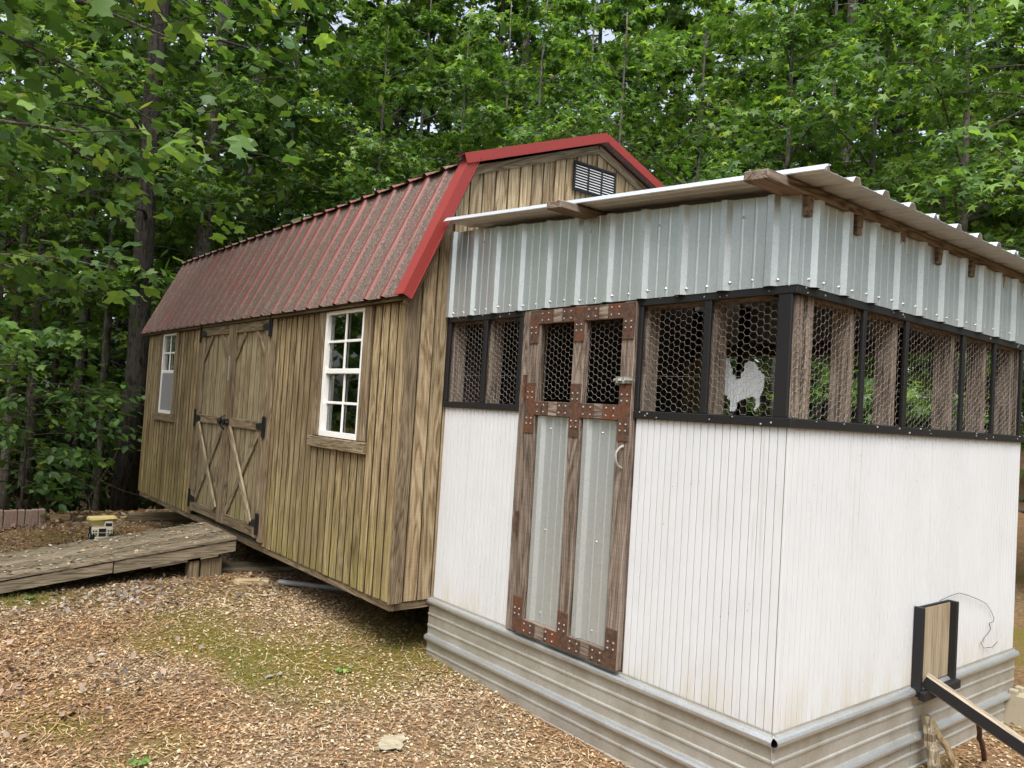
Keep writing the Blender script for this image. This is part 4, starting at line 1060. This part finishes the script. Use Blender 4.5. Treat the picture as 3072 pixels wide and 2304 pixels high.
def grow(rng, H, r0, base, R, nb, subs, lpb, lean=(0, 0), rise=0.5, prof='round', wig=0.06, az0=None, azspan=None, trunk_sides=9, spread=0.30):
    """trunk+branches tube mesh and leaf anchor points (pos, outward yaw)"""
    mb = MB(); n = 10; tp = []
    for i in range(n + 1):
        t = i / n; tp.append(np.array([lean[0] * t * H + wig * H * .05 * math.sin(t * 5 + rng.random() * 2), lean[1] * t * H + wig * H * .05 * math.cos(t * 4 + rng.random() * 2), t * H - .25 * (1 - t)]))
    rad = [r0 * (1.25 if i == 0 else 1.0) * (1 - .88 * (i / n) ** 1.1) for i in range(n + 1)]
    mb.tube(tp, rad, trunk_sides)
    def trunk_at(z):
        t = min(max(z / H, 0), .999) * n; i = int(t); return tp[i] + (tp[i + 1] - tp[i]) * (t - i), rad[i] + (rad[i + 1] - rad[i]) * (t - i)
    P, Yw = [], []
    for b in range(nb):
        t = (b + rng.random() * .8) / nb; z = base + (H - base) * t * .97
        pr = {'round': math.sin(math.pi * min(1, .18 + .80 * t)) ** .7, 'cone': 1 - .8 * t, 'flat': .6 + .4 * t}[prof]
        Lb = R * pr * rng.uniform(.75, 1.15); az = b * 2.39996 + rng.uniform(-.4, .4)
        if az0 is not None and rng.random() < .85: az = az0 + rng.uniform(-azspan, azspan)
        c, r1 = trunk_at(z); el = rise * rng.uniform(.6, 1.3) * (1.2 if t > .7 else 1)
        pts = [c]; d = np.array([math.cos(az) * math.cos(el), math.sin(az) * math.cos(el), math.sin(el)])
        for s in range(5):
            pts.append(pts[-1] + d * Lb / 5); d = d + np.array([rng.uniform(-.18, .18), rng.uniform(-.18, .18), -.13 + rng.uniform(-.06, .06)]); d /= np.linalg.norm(d)
        rb = max(.006, min(r1 * .5, .012 + Lb * .011)); mb.tube(pts, [rb * (1 - .8 * i / 5) for i in range(6)], 5, False)
        for s in range(subs):
            tt = .30 + .70 * (s + rng.random()) / subs; fi = min(tt, .999) * 5; i = int(fi); p0 = pts[i] + (pts[i + 1] - pts[i]) * (fi - i)
            a2 = az + rng.choice((-1, 1)) * rng.uniform(.25, 1.1) * (1.2 - tt * .6); l2 = Lb * spread * rng.uniform(.6, 1.3)
            e2 = rng.uniform(-.15, .35); q1 = p0 + l2 * .55 * np.array([math.cos(a2) * math.cos(e2), math.sin(a2) * math.cos(e2), math.sin(e2)]); q2 = q1 + l2 * .45 * np.array([math.cos(a2), math.sin(a2), e2 - .3])
            mb.tube([p0, q1, q2], [.005, .0035, .002], 3, False)
            for _ in range(lpb):
                u = rng.random() ** .7; q = p0 + (q1 - p0) * u * 2 if u < .5 else q1 + (q2 - q1) * (u - .5) * 2
                j = np.array([rng.gauss(0, .10), rng.gauss(0, .10), rng.gauss(0, .05)]) * (.6 + l2)
                P.append(q + j); Yw.append(a2 - math.pi / 2 + rng.gauss(0, .9))
    return mb, np.array(P), np.array(Yw)

def tree_meshes(kind, seed, H, r0, base, R, nb, subs, lpb, size, leafmat_, barkmat, **kw):
    rng = random.Random(seed); g = np.random.default_rng(seed)
    mb, P, Yw = grow(rng, H, r0, base, R, nb, subs, lpb, **kw)
    N = len(P)
    crown = leaves_mesh('crown', kind, P, g.uniform(.7, 1.25, N) * size, Yw, g.normal(-.42, .38, N), g.normal(0, .45, N), g.random(N) ** 1.3, leafmat_)
    return mb.mesh('trunk', barkmat, smooth=True), crown

def tree(name, label, x_, y_, meshes, rz=0.0, sc=1.0, group=None, cat='tree'):
    o = thing(name, label, cat, (x_, y_, float(gz(x_, y_))), group, rz); o.scale = (sc, sc, sc)
    put('trunk', meshes[0], o)
    if meshes[1] is not None: tag(put('crown', meshes[1], o), kind='stuff')
    return o
def bare_tree(seed, H, r0, base, nb, bark_, lean=(0, 0)):
    rng = random.Random(seed); mb, P, Yw = grow(rng, H, r0, base, 2.0, nb, 2, 0, lean=lean, rise=.15, wig=.05, trunk_sides=14, spread=.5)
    g = np.random.default_rng(seed); c = g.normal(0, 1, (2600, 3)) * (1.7, 1.7, 1.6) + (lean[0] * H, lean[1] * H, H * .86); N = len(c)
    cr_ = leaves_mesh('crown', 'kite', c, g.uniform(.14, .26, N), g.uniform(0, 6.28, N), g.normal(-.3, .4, N), g.normal(0, .5, N), g.random(N), 'leaf_far')
    return mb.mesh('trunk', bark_, smooth=True), cr_

# near edge sweetgums behind the barn and coop
SG = [tree_meshes('star', 40 + i, 8.5, .07, .9, 2.3, 30, 7, 26, .128, 'leaf_star', 'bark_grey', rise=.45) for i in range(3)]
SG.append(tree_meshes('star', 47, 9.5, .07, 3.0, 2.5, 28, 7, 28, .128, 'leaf_star', 'bark_grey', rise=.45))
sg_spots = [(112, 10.2, 0, 1.0), (117.5, 11.6, 1, 1.05), (123, 10.6, 2, .95), (129, 12.0, 0, 1.0), (134.5, 11.4, 1, .92), (140.5, 12.6, 2, 1.0), (146, 13.4, 0, 1.0), (152, 14.2, 1, 1.05), (106.5, 9.6, 2, 1.0), (158, 14.8, 2, 1.1), (163.5, 14.2, 3, 1.1), (168.5, 15.0, 3, 1.15), (173.5, 14.0, 3, 1.05), (149, 17.0, 2, 1.25), (143, 16.5, 1, 1.2), (137, 15.5, 0, 1.2)]
sg_lab = ['star-leaved sweetgum sapling rising behind the far right end of the coop roof', 'bright sweetgum standing behind the middle of the coop roof', 'sweetgum with pale star leaves just right of the red gable peak',
          'sweetgum right behind the red gable peak', 'sweetgum whose leafy branches hang over the red roof knee', 'sweetgum behind the middle of the red barn roof', 'sweetgum behind the left half of the red barn roof',
          'sweetgum beyond the far left end of the red roof', 'sweetgum at the extreme right edge beyond the coop', 'sweetgum left of the barn roof among grey trunks', 'sweetgum in the shade behind the leaning grey trunk', 'sweetgum behind the thick dark trunk at left', 'sweetgum at the left edge behind the hanging poplar leaves', 'taller sweetgum in the second row behind the left roof half', 'taller sweetgum in the second row behind the roof middle', 'taller sweetgum in the second row behind the roof knee']
for i, ((b, d, v, s), lb) in enumerate(zip(sg_spots, sg_lab)):
    a = math.radians(b); tree('sweetgum_tree', lb, CAM[0] + d * math.cos(a), CAM[1] + d * math.sin(a), SG[v], rnd.uniform(0, 6.28), s, 'sweetgums behind the buildings')
# tall trunks that can be told apart
TT = [('pine_tree', 'thick dark trunk rising just behind the left end of the barn', -9.75, -.12, .15, 'bark_dark', (0.0, 0.0), 19, 1),
      ('tall_tree', 'leaning grey lichen-spotted trunk left of the red roof', -11.3, 1.0, .15, 'bark_grey', (.018, .022), 17, 2),
      ('tall_tree', 'slim grey trunk right of the leaning lichen-spotted trunk', -15.2, 3.05, .10, 'bark_grey', (.01, .015), 17, 3),
      ('tall_tree', 'thin upright trunk between the two dark trunks at upper left', -17.5, 2.5, .10, 'bark_dark', (0, .004), 16, 4),
      ('tall_tree', 'thin dark trunk behind the left part of the red roof', -18.0, 5.2, .085, 'bark_dark', (.01, .01), 16, 5),
      ('tall_tree', 'left trunk of the close pair above the red roof', -13.6, 8.5, .10, 'bark_dark', (.004, .0), 18, 6),
      ('tall_tree', 'thicker right trunk of the close pair above the red roof', -13.0, 8.65, .16, 'bark_pine', (.006, .01), 19, 7),
      ('tall_tree', 'thin trunk in deep shade above the middle of the red roof', -17.5, 9.0, .09, 'bark_dark', (0, 0), 17, 8),
      ('pine_tree', 'stout scaly-barked pine trunk directly above the coop roof corner', -6.5, 12.0, .18, 'bark_pine', (0.0, .0), 19, 9),
      ('tall_tree', 'slim dark trunk left of the stout pine above the coop', -9.6, 15.6, .10, 'bark_dark', (0, .0), 18, 10),
      ('tall_tree', 'pale slender trunk at upper right edge of the woods', -8.6, 23.0, .09, 'bark_grey', (0, .01), 18, 11),
      ('sapling', 'pale spotted sapling stem left of the barn', -11.5, -.1, .045, 'bark_grey', (-.012, -.01), 8, 12),
      ('tall_tree', 'dim trunk deep in the woods at the left edge', -17.5, .6, .13, 'bark_dark', (0, 0), 17, 13)]
for nm, lb, x_, y_, r0, bk_, ln, H, sd in TT:
    tree(nm, lb, x_, y_, bare_tree(sd, H, r0, H * (.18 if r0 > .06 else .4), 16, bk_, ln), 0, 1.0, 'tall trunks in the woods')
# forest behind
FT = [tree_meshes('kite', 70 + i, 15.0, .11, 1.6, 2.9, 34, 7, 34, .20, 'leaf_far', 'bark_dark', rise=.5) for i in range(4)]
for i in range(46):
    b = math.radians(103 + (i * 61.8034 % 79)); d = 17.5 + 20 * ((i * .7548777) % 1.0) ** .8
    tree('forest_tree', 'leafy forest tree among the many in the woods behind the buildings', CAM[0] + d * math.cos(b), CAM[1] + d * math.sin(b), FT[i % 4], rnd.uniform(0, 6.28), rnd.uniform(.85, 1.25), 'forest trees behind')
# far-off wood as one mass
g = np.random.default_rng(5); N = 60000; N2 = 26000
b = np.radians(np.concatenate([g.uniform(98, 190, N), g.uniform(188, 458, N2)])); d = np.concatenate([g.uniform(36, 58, N), g.uniform(19, 30, N2)])
zz = np.concatenate([17 * g.beta(1.1, 1.6, N), 13 * g.beta(1.1, 1.5, N2)])
P = np.stack([CAM[0] + d * np.cos(b), CAM[1] + d * np.sin(b), zz], 1); P[:, 2] += gz(P[:, 0], P[:, 1])
sz_ = np.concatenate([g.uniform(.35, .7, N), g.uniform(.45, .8, N2)]); N = len(P)
tag(put('distant_woods', leaves_mesh('distant_woods', 'kite', P, sz_, g.uniform(0, 6.28, N), g.normal(-.3, .6, N), g.normal(0, .6, N), g.random(N), 'leaf_far')), 'mass of distant woods behind all the trees', 'woods', kind='stuff')
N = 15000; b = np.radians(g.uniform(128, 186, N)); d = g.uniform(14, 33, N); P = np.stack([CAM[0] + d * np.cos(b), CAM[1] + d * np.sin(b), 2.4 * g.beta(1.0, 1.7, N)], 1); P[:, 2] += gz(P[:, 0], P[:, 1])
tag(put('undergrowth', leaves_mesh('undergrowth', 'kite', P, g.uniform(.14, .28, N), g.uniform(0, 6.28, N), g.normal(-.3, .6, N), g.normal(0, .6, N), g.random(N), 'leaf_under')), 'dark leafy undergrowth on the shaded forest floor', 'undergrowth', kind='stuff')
# tulip poplar whose low branches hang into view at the left
rng = random.Random(91); g = np.random.default_rng(91)
px, py = -6.0, -5.2
mbp, P, Yw = grow(rng, 9.0, .12, 2.1, 4.5, 40, 7, 13, az0=math.radians(72), azspan=.75, rise=.30, spread=.26)
pop_t = thing('tulip_poplar', 'tulip poplar with big bright lobed leaves hanging in at upper left', 'tree', (px, py, float(gz(px, py))))
put('trunk', mbp.mesh('trunk', 'bark_grey', smooth=True), pop_t)
Wp = P + np.array([px, py, 0]); N = len(P)
size = g.uniform(.7, 1.3, N) * .132; pit = g.normal(-.45, .4, N); rol = g.normal(0, .45, N); colr = g.random(N)
# leaves that show largest become leaves of their own
rel = Wp - CAM; dist = np.linalg.norm(rel, axis=1)
xc = rel @ _r; yc_ = rel @ _u; zc_ = rel @ _f
inview = (zc_ > 0) & (np.abs(xc / zc_) < .647) & (np.abs(yc_ / zc_) < .485)
order = np.argsort(np.where(inview, dist, 1e9))[:280]
single = np.zeros(N, bool); single[order] = True; single &= inview
V0, F0 = leaf_base('poplar')
lm = []
for k in range(3):
    m_ = bpy.data.meshes.new('leaf'); V1 = V0.copy(); V1[:, 2] += .06 * np.sin(V1[:, 0] * (7 + k) + k) + .05 * (k - 1) * V1[:, 0]
    m_.from_pydata(V1.tolist(), [], F0); m_.update(); set_attr(m_, np.full(len(V1), .15 * k)); m_.materials.append(M['leaf_poplar']); lm.append(m_)
for n_, i in enumerate(np.where(single)[0]):
    Rm = rotm(Yw[i:i + 1], pit[i:i + 1], rol[i:i + 1])[0]
    o = put('leaf', lm[n_ % 3], pop_t, Vector(P[i])); o.rotation_euler = Matrix(Rm.tolist()).to_euler(); s_ = float(size[i]); o.scale = (s_, s_, s_)
rest = ~single
tag(put('crown', leaves_mesh('crown', 'poplar', P[rest], size[rest], Yw[rest], pit[rest], rol[rest], colr[rest], 'leaf_poplar'), pop_t), kind='stuff')
PM = [tree_meshes('poplar', 120 + i, 9.0, .09, 1.0, 2.6, 26, 6, 17, .13, 'leaf_poplar', 'bark_grey', rise=.35) for i in range(2)]
for i, (x_, y_, v, lb) in enumerate(((-10.9, -2.7, 0, 'tulip poplar standing at the left edge behind the bricks'), (-12.6, -.9, 1, 'tulip poplar in the shade left of the dark trunk'), (-13.2, 2.4, 0, 'tulip poplar between the dark trunk and the leaning grey trunk'),
                                      (-4.9, 8.6, 1, 'tulip poplar with yellow-green leaves behind the coop roof'))):
    tree('tulip_poplar', lb, x_, y_, PM[v], rnd.uniform(0, 6.28), rnd.uniform(.9, 1.05), 'tulip poplars at the wood edge')
# dogwood with oval leaves, low at left
rng = random.Random(33); g = np.random.default_rng(33)
mbd, P, Yw = grow(rng, 1.7, .025, .55, 1.35, 26, 6, 7, rise=.12, prof='flat', spread=.3)
dg = thing('dogwood_shrub', 'dark green oval-leaved dogwood behind the bricks left of the barn', 'shrub', (-9.3, -1.35, float(gz(-9.3, -1.35))))
put('stem', mbd.mesh('stem', 'twig', smooth=True), dg); N = len(P)
tag(put('crown', leaves_mesh('crown', 'oval', P, g.uniform(.8, 1.3, N) * .11, Yw, g.normal(-.35, .3, N), g.normal(0, .35, N), g.random(N), 'leaf_dog'), dg), kind='stuff')
# dead sticks behind the toy truck
for lb, pts in (('thin bare dead sapling leaning right behind the toy truck', [(-8.4, -.95, -.1), (-8.55, -.75, .2), (-8.7, -.5, .62), (-8.72, -.42, .9)]), ('forked dead twig standing behind the toy truck', [(-8.3, -.78, -.1), (-8.4, -.80, .12), (-8.55, -.88, .3), (-8.6, -.92, .5)]),
                ('long dead branch slanting from the twigs toward the barn', [(-8.6, -.66, .34), (-8.6, -.4, .22), (-8.65, -.1, .12), (-8.7, .2, .0)])):
    tag(part('dead_branch', MB().tube(pts, [.009, .007, .006, .003], 5), 'twig'), lb, 'branch')

# ------------------------------------------------------------------ ground cover
def scatter(n, xa, xb, ya, yb, seed, keep=None):
    g = np.random.default_rng(seed); x_ = g.uniform(xa, xb, n); y_ = g.uniform(ya, yb, n)
    m = np.ones(n, bool)
    m &= ~((x_ > -2.36) & (x_ < 0.03) & (y_ > -.02) & (y_ < 2.42))
    if keep is not None: m &= keep(x_, y_, g)
    return x_[m], y_[m], g
PAL = np.array([1.36, 1.43, 1.42]) * np.array([(.34, .25, .15), (.40, .31, .20), (.21, .135, .075), (.28, .16, .085), (.30, .25, .19), (.12, .078, .048), (.46, .37, .25), (.26, .18, .105)])
def litter(name, label, n, box, size, seed, kind='kite', keep=None, pal=PAL, w=None, flat=.28, lift=.012, aspect=None):
    x_, y_, g = scatter(n, *box, seed, keep); N = len(x_)
    z_ = gz(x_, y_) + g.uniform(.001, lift, N)
    c = pal[g.choice(len(pal), N, p=w)] * g.uniform(.7, 1.2, (N, 1))
    f1 = np.clip((fbm(x_, y_, 77, .9) - .40) * 4, 0, 1)[:, None]; f2 = np.clip((fbm(x_, y_, 55, .45) - .46) * 5, 0, 1)[:, None]
    c = c * (1 - f1 * (1 - np.array([.84, .70, .60]))) * (1 - .45 * f2 * (1 - np.array([.62, .60, .62])))
    me = leaves_mesh(name, kind, np.stack([x_, y_, z_], 1), g.uniform(size[0], size[1], N), g.uniform(0, 6.28, N), g.normal(0, flat, N), g.normal(0, flat, N), c, 'litter')
    return tag(put(name, me), label, 'leaf litter', kind='stuff')
lessmoss = lambda a, b, g: g.random(len(a)) > moss(a, b) * .50 + .26 * np.clip((fbm(a, b, 91, .6) - .45) * 5, 0, 1)
litter('leaf_litter', 'brown dry leaf litter covering the near ground', 62000, (-4.2, 1.2, -3.4, .6), (.010, .026), 61, keep=lessmoss)
litter('wood_chips', 'thin wood chips and straw bits strewn over the near ground', 105000, (-4.2, 1.2, -3.4, .6), (.011, .034), 68, kind='chip', keep=lessmoss)
litter('leaf_litter', 'dry leaf litter around the ramp, bricks and barn', 36000, (-9.6, -3.6, -3.6, 1.6), (.014, .036), 62, keep=lessmoss)
litter('wood_chips', 'thin straw and chips strewn around ramp and barn', 46000, (-9.6, -3.6, -3.6, 1.6), (.018, .048), 69, kind='chip', keep=lessmoss)
litter('leaf_litter', 'dry litter beside the right wall of the coop', 26000, (0.0, 2.2, -.6, 5.5), (.010, .026), 63)
litter('forest_litter', 'dead leaves on the forest floor beyond the barn', 22000, (-16, -8.4, -5, 6), (.05, .11), 64)
# grey curled leaves along the ramp and truck
GP_ = np.array([(.30, .27, .24), (.25, .21, .185), (.36, .32, .28), (.17, .13, .105), (.30, .23, .17)])
def near_ramp(a, b, g):
    m = np.exp(-((a + 4.45) / .32) ** 2 - ((b + 1.25) / .55) ** 2) + .8 * np.exp(-((a + 6.9) / .5) ** 2 - ((b + 1.1) / .3) ** 2) + .6 * np.exp(-((a + 8.2) / .3) ** 2 - ((b + 1.5) / .5) ** 2) + .5 * np.exp(-((a + 4.3) / .3) ** 2 - ((b + .3) / .3) ** 2) + .35 * np.exp(-((a + 2.9) / .8) ** 2 - ((b + 1.9) / .5) ** 2)
    return g.random(len(a)) < m
litter('curled_leaves', 'grey curled dead leaves heaped along the ramp', 8000, (-9, -2, -2.6, .2), (.03, .06), 65, kind='oval', keep=near_ramp, pal=GP_, flat=.75, lift=.03)
litter('ramp_leaves', 'few dry leaves scattered on the ramp boards', 1, (-5, -4.9, -1, -.9), (.03, .05), 66)
x_, y_, g = scatter(420, RA + .02, RB - .02, -2.6, -.4, 67); N = len(x_)
o = bpy.data.objects['ramp_leaves']; o.data = leaves_mesh('ramp_leaves', 'oval', np.stack([x_, y_, .281 + (y_ + .369) * .1235 + .006], 1), g.uniform(.018, .05, N), g.uniform(0, 6.28, N), g.normal(0, .15, N), g.normal(0, .2, N), PAL[g.integers(0, 8, N)] * g.uniform(.6, 1.1, (N, 1)), 'litter')
# pine needles
def needles(n, box, seed):
    x_, y_, g = scatter(n, *box, seed); N = len(x_); a = g.uniform(0, 6.28, N); l = g.uniform(.03, .09, N); w = .0013
    z_ = gz(x_, y_) + g.uniform(.006, .018, N); dx, dy = np.cos(a), np.sin(a)
    bend = g.normal(0, .25, N)
    P0 = np.stack([x_ - dx * l, y_ - dy * l, z_], 1); P1 = np.stack([x_ + dy * l * bend, y_ - dx * l * bend, z_ + .004], 1); P2 = np.stack([x_ + dx * l, y_ + dy * l, z_], 1)
    off = np.stack([-dy * w, dx * w, np.zeros(N)], 1)
    V = np.stack([P0 - off, P0 + off, P1 - off, P1 + off, P2 - off, P2 + off], 1).reshape(-1, 3)
    b = (np.arange(N) * 6)[:, None]; F = np.concatenate([b + [0, 2, 3, 1], b + [2, 4, 5, 3]], 0)
    me = bpy.data.meshes.new('pine_needles'); me.from_pydata(V.tolist(), [], F.tolist()); me.update()
    set_attr(me, np.repeat(np.array([(.38, .2, .1), (.48, .3, .15), (.55, .42, .26)])[g.integers(0, 3, N)], 6, axis=0)); me.materials.append(M['litter'])
    return tag(put('pine_needles', me), 'fallen pine needles strewn over the litter', 'pine needles', kind='stuff')
needles(9000, (-8.5, 1.6, -3.4, 3), 71)
# moss and grass blades
def blades(name, label, n, box, seed, h, keep, cols, wd=.0018, lean=.5):
    x_, y_, g = scatter(n, *box, seed, keep); N = len(x_); a = g.uniform(0, 6.28, N); hh = g.uniform(h[0], h[1], N); z_ = gz(x_, y_) - .002
    dx, dy = np.cos(a), np.sin(a); ln = g.uniform(.1, lean, N) * hh; b2 = g.uniform(0, 6.28, N)
    off = np.stack([dx * wd, dy * wd, 0 * dx], 1); p = np.stack([x_, y_, z_], 1); q = p + np.stack([np.cos(b2) * ln * .4, np.sin(b2) * ln * .4, hh * .6], 1); r = p + np.stack([np.cos(b2) * ln, np.sin(b2) * ln, hh], 1)
    V = np.stack([p - off, p + off, q - off * .7, q + off * .7, r], 1).reshape(-1, 3); b = (np.arange(N) * 5)[:, None]
    F = (b + [0, 1, 3, 2]).tolist() + (b + [2, 3, 4]).tolist()
    me = bpy.data.meshes.new(name); me.from_pydata(V.tolist(), [], F); me.update(); cc = np.array(cols)
    set_attr(me, np.repeat(cc[g.integers(0, len(cc), N)] * g.uniform(.7, 1.2, (N, 1)), 5, axis=0)); me.materials.append(M['grass'])
    return tag(put(name, me), label, 'grass', kind='stuff')
blades('moss', 'low olive moss growing in patches between the litter', 42000, (-4.6, -1.2, -2.4, .6), 81, (.004, .014), lambda a, b, g: g.random(len(a)) < moss(a, b) * 1.1, [(.20, .18, .035), (.15, .15, .03), (.26, .22, .06)], .0022, 1.5)
gr = lambda cs: (lambda a, b, g: g.random(len(a)) < sum(w * np.exp(-((a - cx) / sx) ** 2 - ((b - cy_) / sy) ** 2) for cx, cy_, sx, sy, w in cs))
blades('grass', 'thin green grass tufts growing out of the litter', 64000, (-5.6, -.5, -3.2, .8), 82, (.012, .045), gr(((-2.85, -1.0, .30, .16, .9), (-2.45, -1.06, .24, .12, .8), (-3.3, -1.2, .25, .12, .25), (-4.85, -2.0, .25, .25, .9), (-4.55, -1.55, .12, .12, .6), (-1.9, -1.9, .25, .25, .12), (-2.7, -.1, .5, .2, .15), (-1.6, -1.0, .6, .3, .04))), [(.12, .19, .045), (.19, .25, .07), (.24, .25, .09)], .0016, .9)
# little weeds
for i, (wx, wy, lb) in enumerate(((-1.80, -1.83, 'small green weed sprouting at the bottom left of the litter'), (-4.72, -1.85, 'tiny light green weed in front of the ramp side'), (-2.35, -.62, 'small green sprout on the moss near the barn corner'), (-8.75, -1.55, 'little fern sprig rising behind the bricks'))):
    w = thing('weed', lb, 'weed', (wx, wy, float(gz(wx, wy))))
    for k in range(6):
        a = k * 1.05 + i; part('stem', MB().tube([(wx, wy, float(gz(wx, wy))), (wx + .02 * math.cos(a), wy + .02 * math.sin(a), float(gz(wx, wy)) + .035 + .02 * (i == 3) * k)], .0015, 4), 'twig', w) if k < 3 else None
        o = put('leaf', LM if False else lm[k % 3], w, (.018 * math.cos(a), .018 * math.sin(a), .03 + (.03 * k if i == 3 else 0))); o.rotation_euler = (-.3, .1, a - 1.57); o.scale = (.03, .035, .03)
